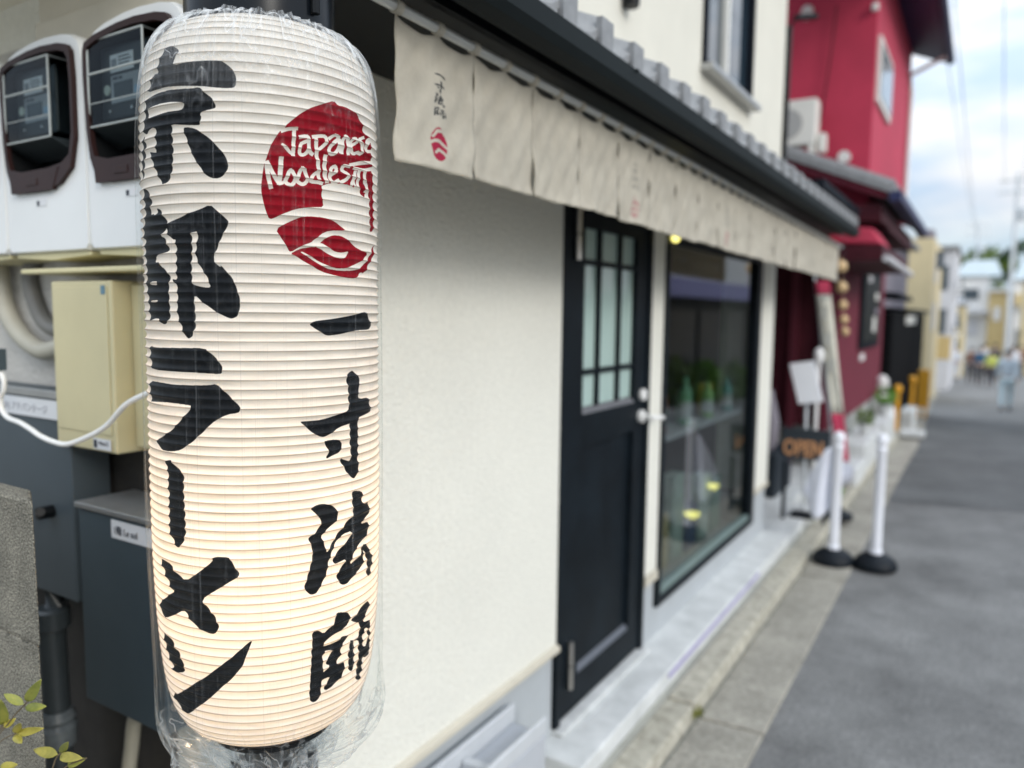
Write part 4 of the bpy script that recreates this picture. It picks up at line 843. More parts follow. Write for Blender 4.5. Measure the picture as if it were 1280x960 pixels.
for k in range(NP):
    ya=1.005+k*pw; ph=[rn.uniform(0,6.28) for _ in range(8)]; nu,nv=30,34
    am=rn.uniform(.22,.45); sw=rn.uniform(-.003,.003)
    def P(i,j):
        u=i/(nu-1); v=j/(nv-1); y=ya+u*(pw-.0004)
        ztop=2.083-.0060*(y-1)-.011*max(0,sin(2*pi*u))*(1 if u<.5 else 0)-.011*max(0,-sin(2*pi*u)) 
        drop=.228+.0025*sin(ph[0]+u*2)+(.006 if k==0 else 0)
        z=ztop-(ztop-(2.083-.006*(y-1)-drop))*v
        am_=(.15+v)*am
        x=-.85+am_*(.0065*sin(2*pi*u*1.5+ph[1]+v*1.1)+.0035*sin(2*pi*u*3.3+ph[2]-v*1.6))+sw*v*v+.0025*sin(9*v+ph[3]+5*u)*v+.0016*sin(23*u+17*v+ph[4])
        yy_=y+.002*sin(7*v+ph[5])*v
        if v>.96: x+= .0015
        return (x,yy_,z)
    b=MB().grid(P,nu,nv); pm=(k in (0,4,8))
    o=b.build('curtain_panel',(cm_print if k==0 else cm_faded) if pm else cm_plain,cur,smooth='all')
    uvl=o.data.uv_layers.new(name='UVMap'); 
    for lp in o.data.loops:
        vi=lp.vertex_index; uvl.data[lp.index].uv=((vi//nv)/(nu-1),1-(vi%nv)/(nv-1))
    md=o.modifiers.new('thickness','SOLIDIFY'); md.thickness=.0016
    for u in (0.0,.5):
        y=ya+u*pw+.004
        MB().tube([(-.85,y-.008,2.096-.0060*(y-1)),(-.85,y+.008,2.096-.0060*(y-1))],.0118,12).build('hanging_loop',cm_plain,cur,smooth=True)
# ------------------------------------------------------------------ the big paper lantern
lan=thing('paper_lantern','large white paper lantern with black brush lettering and red emblem, wrapped in clear plastic','lantern',(AXX,AXY,1.0))
NR=84; NS=NR*9; NT=300
b=MB(); me=bpy.data.meshes.new('paper_shade')
sv=np.linspace(0,LT,NS+1); rr_=np.interp(sv,PS,PC[:,0]); zz_=np.interp(sv,PS,PC[:,1])
nr_=-np.gradient(zz_,sv); nzv=np.gradient(rr_,sv)
phs=(sv/LT*NR)%1.0
tt=np.linspace(0,2*pi,NT,endpoint=False)
wob=np.array([random.uniform(-.0004,.0004) for _ in range(NR+2)])
sag=np.sin(pi*phs)**.8*.0027
V=np.zeros((NS+1,NT,3))
seam=np.exp(-((np.mod(tt-TH0+.035+pi,2*pi)-pi)/.012)**2)
rs=np.random.RandomState(4); crinkle=rs.randn(NR+2,24)
for i in range(NS+1):
    rib=int(sv[i]/LT*NR)
    ang=np.linspace(0,24,NT,endpoint=False); cr0=crinkle[rib][(ang.astype(int))%24]*(1-(ang%1))+crinkle[rib][(ang.astype(int)+1)%24]*(ang%1)
    off=-sag[i]*(1+.22*cr0)-.0006*seam+wob[rib]*sin(pi*phs[i])
    R_=rr_[i]+nr_[i]*0+off*1.0
    V[i,:,0]=AXX+R_*np.cos(tt); V[i,:,1]=AXY+R_*np.sin(tt); V[i,:,2]=zz_[i]+off*nzv[i]*-.3+.0004*crinkle[rib][3]*sin(pi*phs[i])
idx=np.arange((NS+1)*NT).reshape(NS+1,NT)
q=np.stack([idx[:-1],np.roll(idx,-1,1)[:-1],np.roll(idx,-1,1)[1:],idx[1:]],-1).reshape(-1,4)
me.from_pydata(V.reshape(-1,3).tolist(),[],q.tolist())
me.polygons.foreach_set('use_smooth',[True]*len(me.polygons))
uvl=me.uv_layers.new(name='UVMap'); uvs=np.zeros((len(me.loops),2),np.float32)
li=np.zeros(len(me.loops),np.int32); me.loops.foreach_get('vertex_index',li)
row=li//NT; colv=li%NT; th=np.mod(tt[colv]-TH0+pi,2*pi)-pi
uvs[:,0]=(th-TA)/(TB-TA); uvs[:,1]=1-sv[row]/LT
uvl.data.foreach_set('uv',uvs.ravel())
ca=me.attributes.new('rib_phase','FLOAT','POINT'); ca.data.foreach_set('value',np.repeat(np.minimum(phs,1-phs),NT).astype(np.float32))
pm=bpy.data.materials.new('lantern_paper'); pm.use_nodes=True; t=pm.node_tree; p=t.nodes['Principled BSDF']; outn=t.nodes['Material Output']
uv=t.nodes.new('ShaderNodeUVMap'); im=t.nodes.new('ShaderNodeTexImage'); im.image=image_from(lan_img,'lantern_print',Wp,Hp); im.extension='CLIP'; t.links.new(uv.outputs[0],im.inputs[0])
sp=t.nodes.new('ShaderNodeSeparateColor'); t.links.new(im.outputs[0],sp.inputs[0])
tc=t.nodes.new('ShaderNodeTexCoord'); mpn=t.nodes.new('ShaderNodeMapping'); mpn.inputs['Scale'].default_value=(9,9,60); t.links.new(tc.outputs['Object'],mpn.inputs[0])
nz=t.nodes.new('ShaderNodeTexNoise'); nz.inputs['Scale'].default_value=3; nz.inputs['Detail'].default_value=6; t.links.new(mpn.outputs[0],nz.inputs[0])
r0=t.nodes.new('ShaderNodeValToRGB'); r0.color_ramp.elements[0].position=.3; r0.color_ramp.elements[1].position=.7; r0.color_ramp.elements[0].color=(.80,.76,.70,1); r0.color_ramp.elements[1].color=(.90,.865,.81,1); t.links.new(nz.outputs[0],r0.inputs[0])
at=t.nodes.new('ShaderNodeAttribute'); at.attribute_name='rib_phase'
rb=t.nodes.new('ShaderNodeValToRGB'); rb.color_ramp.elements[0].position=.035; rb.color_ramp.elements[1].position=.10; rb.color_ramp.elements[0].color=(.52,.48,.44,1); rb.color_ramp.elements[1].color=(1,1,1,1); t.links.new(at.outputs['Fac'],rb.inputs[0])  # greyed ridge lines: the hoop wire's shadow painted into the paper
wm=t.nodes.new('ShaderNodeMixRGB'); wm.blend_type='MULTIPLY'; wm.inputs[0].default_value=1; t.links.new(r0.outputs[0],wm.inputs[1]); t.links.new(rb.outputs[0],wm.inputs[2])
rd=t.nodes.new('ShaderNodeMixRGB'); rd.inputs[2].default_value=(.27,.010,.020,1); t.links.new(sp.outputs[1],rd.inputs[0]); t.links.new(wm.outputs[0],rd.inputs[1])
bk=t.nodes.new('ShaderNodeMixRGB'); bk.inputs[2].default_value=(.007,.009,.012,1); t.links.new(sp.outputs[0],bk.inputs[0]); t.links.new(rd.outputs[0],bk.inputs[1])
t.links.new(bk.outputs[0],p.inputs['Base Color']); p.inputs['Roughness'].default_value=.33
si=t.nodes.new('ShaderNodeMath'); si.operation='MULTIPLY'; si.inputs[1].default_value=.16; t.links.new(sp.outputs[0],si.inputs[0]); t.links.new(si.outputs[0],p.inputs['Specular IOR Level'])
tr=t.nodes.new('ShaderNodeBsdfTranslucent'); 
wm2=t.nodes.new('ShaderNodeMixRGB'); wm2.blend_type='MULTIPLY'; wm2.inputs[0].default_value=1; wm2.inputs[1].default_value=(.95,.89,.79,1); t.links.new(bk.outputs[0],wm2.inputs[2]); t.links.new(wm2.outputs[0],tr.inputs[0])
ms=t.nodes.new('ShaderNodeMixShader'); ms.inputs[0].default_value=.36; t.links.new(p.outputs[0],ms.inputs[1]); t.links.new(tr.outputs[0],ms.inputs[2]); t.links.new(ms.outputs[0],outn.inputs[0])
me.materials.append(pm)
shade=bpy.data.objects.new('paper_shade',me); link(shade); par(shade,lan)
# rings, cap, arm
MB().lathe([(.088,1.955),(.0985,1.955),(.0990,1.96),(.0995,2.145),(.112,2.150),(.112,2.165),(.09,2.17)],(AXX,AXY,0),64).build('top_cap',mat('black_lacquer',(.005,.007,.010),.25,.2,9,spec=.25),lan,smooth=True)
MB().tube([(AXX+.104,AXY-.0,1.985),(AXX+.104,AXY-.0,2.19)],.006,8).build('guide_rod',M['black'],lan,smooth=True)
MB().tube([(AXX-.100,AXY+.04,1.985),(AXX-.100,AXY+.04,2.19)],.004,8).build('guide_rod',M['black'],lan,smooth=True)
MB().hexa([(AXX-.02,AXY+.05,2.120),(AXX+.14,AXY+.0,2.120),(AXX+.16,.90,2.112),(AXX-.0,.90,2.112),(AXX-.02,AXY+.05,2.16),(AXX+.14,AXY,2.16),(AXX+.16,.90,2.127),(AXX-.0,.90,2.127)]).build('mounting_plate',M['black'],lan,bevel=.004)
MB().lathe([(.070,.990),(.084,.990),(.087,.994),(.087,1.006),(.084,1.010),(.070,1.010)],(AXX,AXY,0),64).build('bottom_ring',mat('brown_black_ring',(.03,.022,.018),.45,.3,20),lan,smooth=True)
MB().lathe([(.002,.984),(.086,.984),(.086,.99),(.002,.99)],(AXX,AXY,0),32).build('bottom_board',M['black'],lan)
MB().lathe([(.012,1.16),(.016,1.18),(.016,1.21),(.030,1.235),(.032,1.26),(.022,1.285),(.001,1.293)],(AXX,AXY,0),20).build('light_bulb',mat('frosted_bulb',(.9,.88,.8),.4),lan,smooth=True)
pl=bpy.data.lights.new('lantern_bulb_light','POINT'); pl.energy=10.0; pl.color=(1.0,.69,.38); pl.shadow_soft_size=.035
po=bpy.data.objects.new('lantern_bulb_light',pl); link(po); po.location=(AXX,AXY,1.24); par(po,lan)
# clear plastic bag
nS,nTt=260,720
bagp=catmull([(.1020,1.975),(.1050,1.970),(.124,1.963),(.1435,1.938),(.1540,1.904),(.1580,1.86),(.1610,1.80),(.1625,1.6),(.1630,1.4),(.1625,1.25),(.1610,1.12),(.1590,1.03),(.151,.990),(.137,.964),(.108,.947),(.082,.937),(.070,.931)],10)
bs=np.concatenate([[0],np.cumsum(np.hypot(*np.diff(bagp,axis=0).T))]); bl=bs[-1]
s_=np.linspace(0,bl,nS); br=np.interp(s_,bs,bagp[:,0]); bz=np.interp(s_,bs,bagp[:,1])
tb_=np.linspace(0,2*pi,nTt,endpoint=False)
rs=np.random.RandomState(9)
def ridge(nf,f0,f1):
    o=np.zeros((nS,nTt)); 
    for _ in range(nf):
        k=rs.randint(f0,f1); o+=rs.uniform(.5,1)*np.sin(k*tb_[None,:]+rs.uniform(0,6.28)+s_[:,None]*rs.uniform(-14,14))/sqrt(nf)
    return o
def tri(x): return 1-2*np.abs(np.mod(x/(2*pi),1)-.5)*2
zz2=bz[:,None]
top=np.clip((bz-1.80)/.16,0,1)[:,None]; bot=np.clip((1.09-bz)/.10,0,1)[:,None]; mid=1-np.maximum(top,bot)
pleat=np.zeros((nS,nTt))
for _ in range(7):
    k=rs.randint(26,74); pleat+=tri(k*tb_[None,:]+rs.uniform(0,6.28)+s_[:,None]*rs.uniform(-10,10))/2.6
big=np.zeros((nS,nTt))
for _ in range(9):
    k=rs.randint(4,17); big+=rs.uniform(.5,1)*tri(k*tb_[None,:]+rs.uniform(0,6.28)+s_[:,None]*rs.uniform(-40,40))/2.4
folds=ridge(9,5,26)
disp=top*(.0030*pleat)+mid*(.0018*folds+.0006*pleat)+bot*(.0105*big+.0022*pleat)
R2=br[:,None]+disp
# never inside the paper
pr=np.interp(-bz,-PC[:,1],PC[:,0],left=.108,right=.0)[:,None]
R2=np.maximum(R2,np.where((bz[:,None]<1.962)&(bz[:,None]>1.0),pr+.0022,0))
Z2=np.repeat(bz[:,None],nTt,1)+bot*.006*big+ np.clip(1-s_[:,None]/.02,0,1)*(.0028*ridge(6,9,34)[:1])
VB=np.stack([AXX+R2*np.cos(tb_),AXY+R2*np.sin(tb_),Z2],-1)
idx=np.arange(nS*nTt).reshape(nS,nTt); q=np.stack([idx[:-1],np.roll(idx,-1,1)[:-1],np.roll(idx,-1,1)[1:],idx[1:]],-1).reshape(-1,4)
bm_=bpy.data.meshes.new('plastic_cover'); bm_.from_pydata(VB.reshape(-1,3).tolist(),[],q.tolist()); bm_.polygons.foreach_set('use_smooth',[True]*len(bm_.polygons))
uvl=bm_.uv_layers.new(name='UVMap'); li=np.zeros(len(bm_.loops),np.int32); bm_.loops.foreach_get('vertex_index',li)
uvs=np.zeros((len(li),2),np.float32); tq=np.mod(tb_[li%nTt]-TH0+pi,2*pi)-pi; uvs[:,0]=tq*.16; uvs[:,1]=bz[li//nTt]; uvl.data.foreach_set('uv',uvs.ravel())
bgm=bpy.data.materials.new('clear_film'); bgm.use_nodes=True; t=bgm.node_tree; t.nodes.clear(); nn=t.nodes.new
on=nn('ShaderNodeOutputMaterial'); uv=nn('ShaderNodeUVMap')
def noise(sx,sy,sc,det=4):
    m_=nn('ShaderNodeMapping'); m_.inputs['Scale'].default_value=(sx,sy,1); t.links.new(uv.outputs[0],m_.inputs[0]); n_=nn('ShaderNodeTexNoise'); n_.inputs['Scale'].default_value=sc; n_.inputs['Detail'].default_value=det; t.links.new(m_.outputs[0],n_.inputs[0]); return n_
def ramp(src,p0,p1,c0=0,c1=1):
    r_=nn('ShaderNodeMapRange'); r_.inputs['From Min'].default_value=p0; r_.inputs['From Max'].default_value=p1; r_.inputs['To Min'].default_value=c0; r_.inputs['To Max'].default_value=c1; t.links.new(src,r_.inputs['Value']); return r_.outputs[0]
def math_(op,a,b_):
    m_=nn('ShaderNodeMath'); m_.operation=op
    for i,v in enumerate((a,b_)):
        if isinstance(v,(int,float)): m_.inputs[i].default_value=v
        else: t.links.new(v,m_.inputs[i])
    return m_.outputs[0]
sx=nn('ShaderNodeSeparateXYZ'); t.links.new(uv.outputs[0],sx.inputs[0])
n1=noise(260,9,1.0,3); n2=noise(30,16,1.0,3); n3=noise(900,5,1.0,2)
bp=nn('ShaderNodeBump'); bp.inputs['Distance'].default_value=.0022; bp.inputs['Strength'].default_value=1.0; hgt=math_('ADD',math_('MULTIPLY',n2.outputs[0],1.6),math_('MULTIPLY',n1.outputs[0],.35)); BPH=bp.inputs['Height']; t.links.new(hgt,BPH)
topf=math_('ADD',ramp(sx.outputs[1],1.84,1.99,0,1),ramp(sx.outputs[1],1.02,.95,0,.8))
streak=math_('MULTIPLY',ramp(n3.outputs[0],.62,.70),ramp(n2.outputs[0],.45,.6))
n4=noise(150,.35,1.0,1); n5=noise(26,20,1.0,2)
line=ramp(math_('ABSOLUTE',math_('SUBTRACT',n4.outputs[0],.60),0),.0,.010,1,0)
crease=ramp(math_('ABSOLUTE',math_('SUBTRACT',n5.outputs[0],.5),0),.0,.022,1,0)
botf=ramp(sx.outputs[1],1.07,.99,0,1)
milk=math_('ADD',math_('MULTIPLY',streak,.10),math_('ADD',math_('MULTIPLY',topf,ramp(n1.outputs[0],.35,.7,.08,.48)),.004))
milk=math_('ADD',milk,math_('ADD',math_('MULTIPLY',line,.13),math_('MULTIPLY',crease,math_('ADD',.010,math_('MULTIPLY',botf,.20)))))
milk=math_('ADD',milk,math_('MULTIPLY',math_('MULTIPLY',topf,crease),.5))
milk=math_('MINIMUM',milk,.75)
tr=nn('ShaderNodeBsdfTransparent'); tr.inputs[0].default_value=(.975,.985,.985,1)
gl=nn('ShaderNodeBsdfGlossy'); gl.inputs['Roughness'].default_value=.10; t.links.new(bp.outputs[0],gl.inputs['Normal'])
frf,fr=front_fresnel(t,1.5); t.links.new(bp.outputs[0],frf.inputs['Normal'])
df=nn('ShaderNodeBsdfDiffuse'); df.inputs[0].default_value=(.85,.87,.88,1)
tl=nn('ShaderNodeBsdfTranslucent'); tl.inputs[0].default_value=(.85,.87,.88,1)
md_=nn('ShaderNodeMixShader'); md_.inputs[0].default_value=.4; t.links.new(df.outputs[0],md_.inputs[1]); t.links.new(tl.outputs[0],md_.inputs[2])
m1=nn('ShaderNodeMixShader'); t.links.new(milk,m1.inputs[0]); t.links.new(tr.outputs[0],m1.inputs[1]); t.links.new(md_.outputs[0],m1.inputs[2])
m2=nn('ShaderNodeMixShader'); t.links.new(math_('MINIMUM',math_('ADD',math_('ADD',math_('MULTIPLY',fr.outputs[0],.45),math_('MULTIPLY',crease,math_('ADD',.012,math_('MULTIPLY',botf,.20)))),math_('MULTIPLY',streak,.05)),.4),m2.inputs[0]); t.links.new(m1.outputs[0],m2.inputs[1]); t.links.new(gl.outputs[0],m2.inputs[2]); t.links.new(m2.outputs[0],on.inputs[0])
for (r_a,z_a,amp,sd) in ((.082,.988,.012,21),(.100,.972,.010,22)):
    rs2=np.random.RandomState(sd); nA,nB=40,220; VV=np.zeros((nA,nB,3)); ta=np.linspace(0,2*pi,nB,endpoint=False)
    for i in range(nA):
        v=i/(nA-1); R0=r_a*(1-v)**.9+.052*v; z0=z_a-.052*v
        VV[i,:,0]=R0; VV[i,:,2]=z0
    dd=np.zeros((nA,nB))
    for _ in range(10):
        k=rs2.randint(5,26); dd+=tri(k*ta[None,:]+rs2.uniform(0,6.28)+np.linspace(0,1,nA)[:,None]*rs2.uniform(-5,5))/3.
    RR_=VV[:,:,0]+amp*dd; VV[:,:,2]+=amp*.6*np.roll(dd,9,1); VV[:,:,0]=AXX+RR_*np.cos(ta); VV[:,:,1]=AXY+RR_*np.sin(ta)
    ix=np.arange(nA*nB).reshape(nA,nB); qq=np.stack([ix[:-1],np.roll(ix,-1,1)[:-1],np.roll(ix,-1,1)[1:],ix[1:]],-1).reshape(-1,4)
    gm=bpy.data.meshes.new('film_gather'); gm.from_pydata(VV.reshape(-1,3).tolist(),[],qq.tolist()); gm.polygons.foreach_set('use_smooth',[True]*len(gm.polygons)); gm.materials.append(bgm)
    ul=gm.uv_layers.new(name='UVMap'); l2=np.zeros(len(gm.loops),np.int32); gm.loops.foreach_get('vertex_index',l2); u2=np.zeros((len(l2),2),np.float32); u2[:,0]=ta[l2%nB]*.12; u2[:,1]=z_a-.052*(l2//nB)/(nA-1); ul.data.foreach_set('uv',u2.ravel())
    par(link(bpy.data.objects.new('film_gather',gm)),lan)
MB().lathe([(.02,.87),(.060,.872),(.064,.88),(.064,.925),(.058,.930),(.02,.930)],(AXX,AXY,0),40).build('lower_cap',M['black'],lan,smooth=True)
bm_.materials.append(bgm); bag=bpy.data.objects.new('plastic_cover',bm_); link(bag); par(bag,lan)
# ------------------------------------------------------------------ left side: meters, boxes, pipes
MB().box(-4.0,-1.205,.62,.971,2.30,2.33).build('side_soffit',M['beige'],shop)
MB().box(-1.80,-1.206,.935,.971,2.215,2.298).build('side_beam',M['beam'],shop,bevel=.003)
MB().box(-1.80,-1.206,.925,.971,2.125,2.212).build('side_beam',M['beam'],shop,bevel=.003)
def text(name,body,m,loc,size,rx=pi/2,rz=0,parent=None,ext=.0004,align='LEFT',sx=1,off=0):
    c=bpy.data.curves.new(name,'FONT'); c.body=body; c.size=size; c.extrude=ext; c.align_x=align; c.materials.append(m)
    c.offset=off
    tmp=bpy.data.objects.new('tmp_text',c); link(tmp); dg=bpy.context.evaluated_depsgraph_get(); me=bpy.data.meshes.new_from_object(tmp.evaluated_get(dg))
    bpy.data.objects.remove(tmp); o=bpy.data.objects.new(name,me); link(o); me.name=name
    me.transform(Matrix.Translation(loc) @ Matrix.Rotation(rz,4,'Z') @ Matrix.Rotation(rx,4,'X') @ Matrix.Diagonal((sx,1,1,1)))
    if not me.materials: me.materials.append(m)
    if parent: par(o,parent)
    return o
def soften(P,n=2):
    for _ in range(n):
        Q=[]
        for i in range(len(P)):
            (a,b_),(c,d)=P[i],P[(i+1)%len(P)]; Q += [(a*.78+c*.22,b_*.78+d*.22),(a*.22+c*.78,b_*.22+d*.78)]
        P=Q
    return P
def radial(P,c,n=168):
    out=[]
    for k in range(n):
        a=2*pi*(k+.37)/n; dx,dz=cos(a),sin(a); best=None
        for i in range(len(P)):
            (x1,z1),(x2,z2)=P[i],P[(i+1)%len(P)]; ex,ez=x2-x1,z2-z1; den=dx*ez-dz*ex
            if abs(den)<1e-12: continue
            s=((x1-c[0])*ez-(z1-c[1])*ex)/den; u=((x1-c[0])*dz-(z1-c[1])*dx)/den
            if s>0 and -1e-9<=u<=1+1e-9 and (best is None or s<best): best=s
        out.append((c[0]+dx*best,c[1]+dz*best))
    return out
def make_meter(x0,x1,label,full=True):
    t=thing('electricity_meter',label,'meter',((x0+x1)/2,.93,1.7),'electricity meters on the side wall')
    w=x1-x0; yf=.862
    def X(u): return x0+u*w
    # white housing, front outline with bulged top, lofted back to the wall
    out_=[(X(0),1.726),(X(.01),1.713),(X(.04),1.712),(X(.96),1.712),(X(.99),1.713),(X(1),1.726),(X(1),1.80),(X(1),2.06),(X(.97),2.115),(X(.85),2.136),(X(.5),2.142),(X(.15),2.128),(X(.0),2.10),(X(0),1.80)]
    hb_=bmesh.new(); win_=[(X(.16),1.835),(X(.68),1.835),(X(.93),1.885),(X(.93),2.09),(X(.86),2.113),(X(.5),2.120),(X(.07),2.105),(X(.03),2.08),(X(.06),1.90)]; win_=radial(soften(win_,1),((x0+x1)/2-.01,1.975)); out_=radial(soften(out_,1),((x0+x1)/2-.01,1.975))
    def ring_(poly,y): return [hb_.verts.new((u,y,v)) for u,v in poly]
    ins_=[(cx0+(u-cx0)*.985,cz0+(v-cz0)*.985) for cx0,cz0 in [((x0+x1)/2,1.92)] for u,v in out_]
    A=ring_(ins_,yf); B=ring_(out_,yf+.010); Cc=ring_(out_,.970); D=ring_(win_,yf); Ee=ring_(win_,yf+.072)
    def band(p,q_): 
        for i in range(len(p)): j=(i+1)%len(p); hb_.faces.new((p[i],p[j],q_[j],q_[i]))
    band(A,B); band(B,Cc); band(D,Ee); band(A,D)
    bmesh.ops.recalc_face_normals(hb_,faces=hb_.faces)
    hm=bpy.data.meshes.new('meter_housing'); hb_.to_mesh(hm); hb_.free(); hm.materials.append(M['meterwhite']); par(link(bpy.data.objects.new('meter_housing',hm)),t)
    MB().prism([(X(.04),1.703),(X(.5),1.696),(X(.96),1.703),(X(.96),1.7115),(X(.04),1.7115)],'y',yf+.01,.965).build('bottom_rim',M['yellowrim'],t,bevel=.002)
    o_=[(X(.16),1.835),(X(.68),1.835),(X(.93),1.885),(X(.93),2.09),(X(.86),2.113),(X(.5),2.120),(X(.07),2.105),(X(.03),2.08),(X(.06),1.90)]
    i_=[(X(.14),1.878),(X(.74),1.880),(X(.90),1.905),(X(.90),2.075),(X(.84),2.10),(X(.5),2.108),(X(.09),2.094),(X(.06),2.07),(X(.09),1.92)]
    o_=soften(o_,1); i_=soften(i_,1)
    b=MB(); n=len(o_)
    for (poly,y) in ((o_,yf-.0005),(o_,yf-.010),(i_,yf-.010),(i_,yf-.0005)): b.v += [(u,y,v) for u,v in poly]
    for r in range(3):
        for i in range(n): j=(i+1)%n; b.f.append((r*n+i,r*n+j,(r+1)*n+j,(r+1)*n+i))
    b.build('window_frame',M['brown'],t)
    MB().prism([(X(.14),1.836),(X(.66),1.836),(X(.74),1.8795),(X(.12),1.8775)],'y',yf-.011,yf-.002).build('frame_flap',M['brown'],t)
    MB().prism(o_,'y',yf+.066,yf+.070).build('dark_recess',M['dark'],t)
    MB().box(X(.34),X(.48),yf-.0125,yf-.0105,1.848,1.862).build('latch',M['brown'],t,bevel=.001)
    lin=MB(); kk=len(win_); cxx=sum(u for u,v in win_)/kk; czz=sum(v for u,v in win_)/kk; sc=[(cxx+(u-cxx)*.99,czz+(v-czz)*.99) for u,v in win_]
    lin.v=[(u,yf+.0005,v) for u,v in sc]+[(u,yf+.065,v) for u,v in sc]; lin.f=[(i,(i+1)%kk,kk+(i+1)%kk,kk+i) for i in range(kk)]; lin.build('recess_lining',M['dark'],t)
    # the meter itself, standing proud under a clear cover
    YM=yf+.064; xa,xb=X(.10),X(.60)
    c=MB().box(xa,xb,YM-.050,YM-.002,1.955,2.092).build('meter_body',mat('dark_meter_body',(.016,.020,.023),.4,.2,9),t,bevel=.004)
    MB().box(xa+.035,xa+.108,YM-.0515,YM-.0502,2.042,2.074).build('maker_label',M['labelw'],c)
    MB().box(xa+.040,xa+.056,YM-.0522,YM-.0516,2.048,2.066).build('code_mark',mat('grey_print',(.25,.26,.28),.6,.6,300),c)
    for r in range(4): MB().box(xa+.062,xa+.102-.006*(r%2),YM-.0522,YM-.0516,2.048+r*.0062,2.0500+r*.0062).build('print_line',M['ink'],c)
    MB().box(xa+.035,xa+.138,YM-.0516,YM-.0502,1.985,2.036).build('display_plate',mat('pale_display_plate',(.32,.34,.36),.5),c,bevel=.0008)
    MB().box(xa+.046,xa+.105,YM-.0528,YM-.0517,1.996,2.022).build('display',M['lcd'],c)
    text('reading_text','9-RX3 30A',M['ink'],(xa+.042,YM-.0520,2.0275),.007,parent=c)
    MB().box(xa+.110,xa+.130,YM-.0522,YM-.0517,1.996,2.010).build('blue_sticker',mat('blue_sticker',(.25,.38,.50),.6),c)
    b=MB(); 
    for k in range(16): pass
    b.tube([(xa+.022,YM-.0500,2.012),(xa+.022,YM-.0520,2.012)],.0095,16).build('round_seal',mat('pale_green_seal',(.48,.52,.45),.5),c,smooth=True)
    for q in (.03,.10): MB().tube([(xa+q,YM-.0495,1.972),(xa+q,YM-.0525,1.972)],.003,10).build('screw',M['steel'],c,smooth=True)
    # clear cover as thin walled box with ridges
    cv=MB(); th=.0025; X1,X2,Y1,Y2,Z1,Z2=xa-.008,xb+.012,YM-.070,YM-.010,1.942,2.100
    cv.box(X1,X2,Y1,Y1+th,Z1,Z2); cv.box(X2-th,X2,Y1+th,Y2,Z1,Z2); cv.box(X1,X1+th,Y1+th,Y2,Z1,Z2); cv.box(X1+th,X2-th,Y1+th,Y2,Z2-th,Z2); cv.box(X1+th,X2-th,Y1+th,Y2,Z1,Z1+th)
    cv=cv.build('clear_cover',M['clear'],t)
    e=mat('frosted_plastic_edge',(.42,.45,.44),.25,.1,20)
    for (a_,b__) in (((X1,Y1,Z2),(X2,Y1,Z2)),((X2,Y1,Z1),(X2,Y1,Z2)),((X1,Y1,Z1),(X1,Y1,Z2)),((X2,Y1,Z2),(X2,Y2,Z2)),((X1,Y1,2.04),(X2,Y1,2.04)),((X1,Y1,Z1),(X2,Y1,Z1)),((X1,Y1,1.985),(X2,Y1,1.985))):
        MB().tube([a_,b__],.0022 if a_[2]!=1.985 else .0010,8).build('cover_edge',e,cv,smooth=True)
    MB().hexa([(X1,Y1,Z1-.001),(X2,Y1,Z1-.001),(X2,Y2,Z1-.03),(X1,Y2,Z1-.03),(X1,Y1,Z1),(X2,Y1,Z1),(X2,Y2,Z1),(X1,Y2,Z1)]).build('terminal_shroud',mat('smoky_shroud',(.03,.038,.042),.3,.2,9),t)
    MB().box(X(.40),X(.52),yf-.0012,yf-.0004,1.806,1.820).build('small_sticker',M['labelw'],t)
    MB().box(X(.405),X(.435),yf-.0018,yf-.0013,1.808,1.818).build('print_mark',M['ink'],t)
    return t
make_meter(-1.822,-1.512,'white electricity meter with brown window frame, middle one of three on the side wall')
m2_=make_meter(-1.506,-1.196,'white electricity meter partly hidden behind the top of the lantern')
make_meter(-2.138,-1.828,'white electricity meter cut off by the left edge, first of three on the side wall')
# beige service box with lid
bx=thing('service_box','aged beige plastic service box with a thin lid above, under the meters','box',(-1.56,.93,1.3))
MB().box(-1.668,-1.450,.866,.970,1.308,1.652).build('box_body',M['beigebox'],bx,bevel=.004)
MB().box(-1.448,-1.36,.905,.970,1.318,1.645).build('box_side_channel',M['beigebox'],bx,bevel=.004)
MB().box(-1.765,-1.33,.855,.970,1.668,1.678).build('box_lid',M['yellowrim'],bx,bevel=.003)
MB().box(-1.655,-1.462,.8635,.8655,1.345,1.640).build('front_panel',M['beigebox'],bx,bevel=.0015)
for z in (1.385,1.58): MB().box(-1.405,-1.352,.898,.904,z,z+.012).build('clip',M['beigebox'],bx,bevel=.002)
lb=MB().box(-1.525,-1.464,.8615,.8630,1.314,1.336).build('maker_label',M['labelw'],bx)
MB().box(-1.522,-1.511,.8607,.8614,1.317,1.333).build('print_mark',M['ink'],lb)
text('label_text','Mirai E',M['ink'],(-1.505,.8612,1.323),.012,parent=lb)
MB().box(-1.480,-1.466,.8622,.8634,1.625,1.642).build('blue_sticker',mat('teal_sticker',(.10,.20,.26),.5),bx)
# slate cabinet on the left
cb=thing('grey_cabinet','tall slate grey metal cabinet with white name strip, half hidden behind the beige box','cabinet',(-1.8,.93,1.0))
MB().box(-2.3,-1.652,.884,.970,.955,1.412).build('cabinet_body',M['slate'],cb,bevel=.003)
MB().box(-2.3,-1.650,.878,.8838,1.400,1.418).build('top_edge',M['greysteel'],cb,bevel=.002)
ns=MB().box(-1.99,-1.672,.8795,.8836,1.355,1.396).build('name_strip',M['labelw'],cb)
text('name_text','(1F) アドバンテージ',mat('faded_print',(.30,.31,.34),.6),(-1.925,.8790,1.366),.022,parent=ns)
h=MB(); h.tube([(-1.735,.884,1.148),(-1.735,.852,1.148)],.014,14); h.tube([(-1.735,.856,1.148),(-1.72,.85,1.155)],.010,8); h.build('door_knob',M['black'],cb,smooth=True)
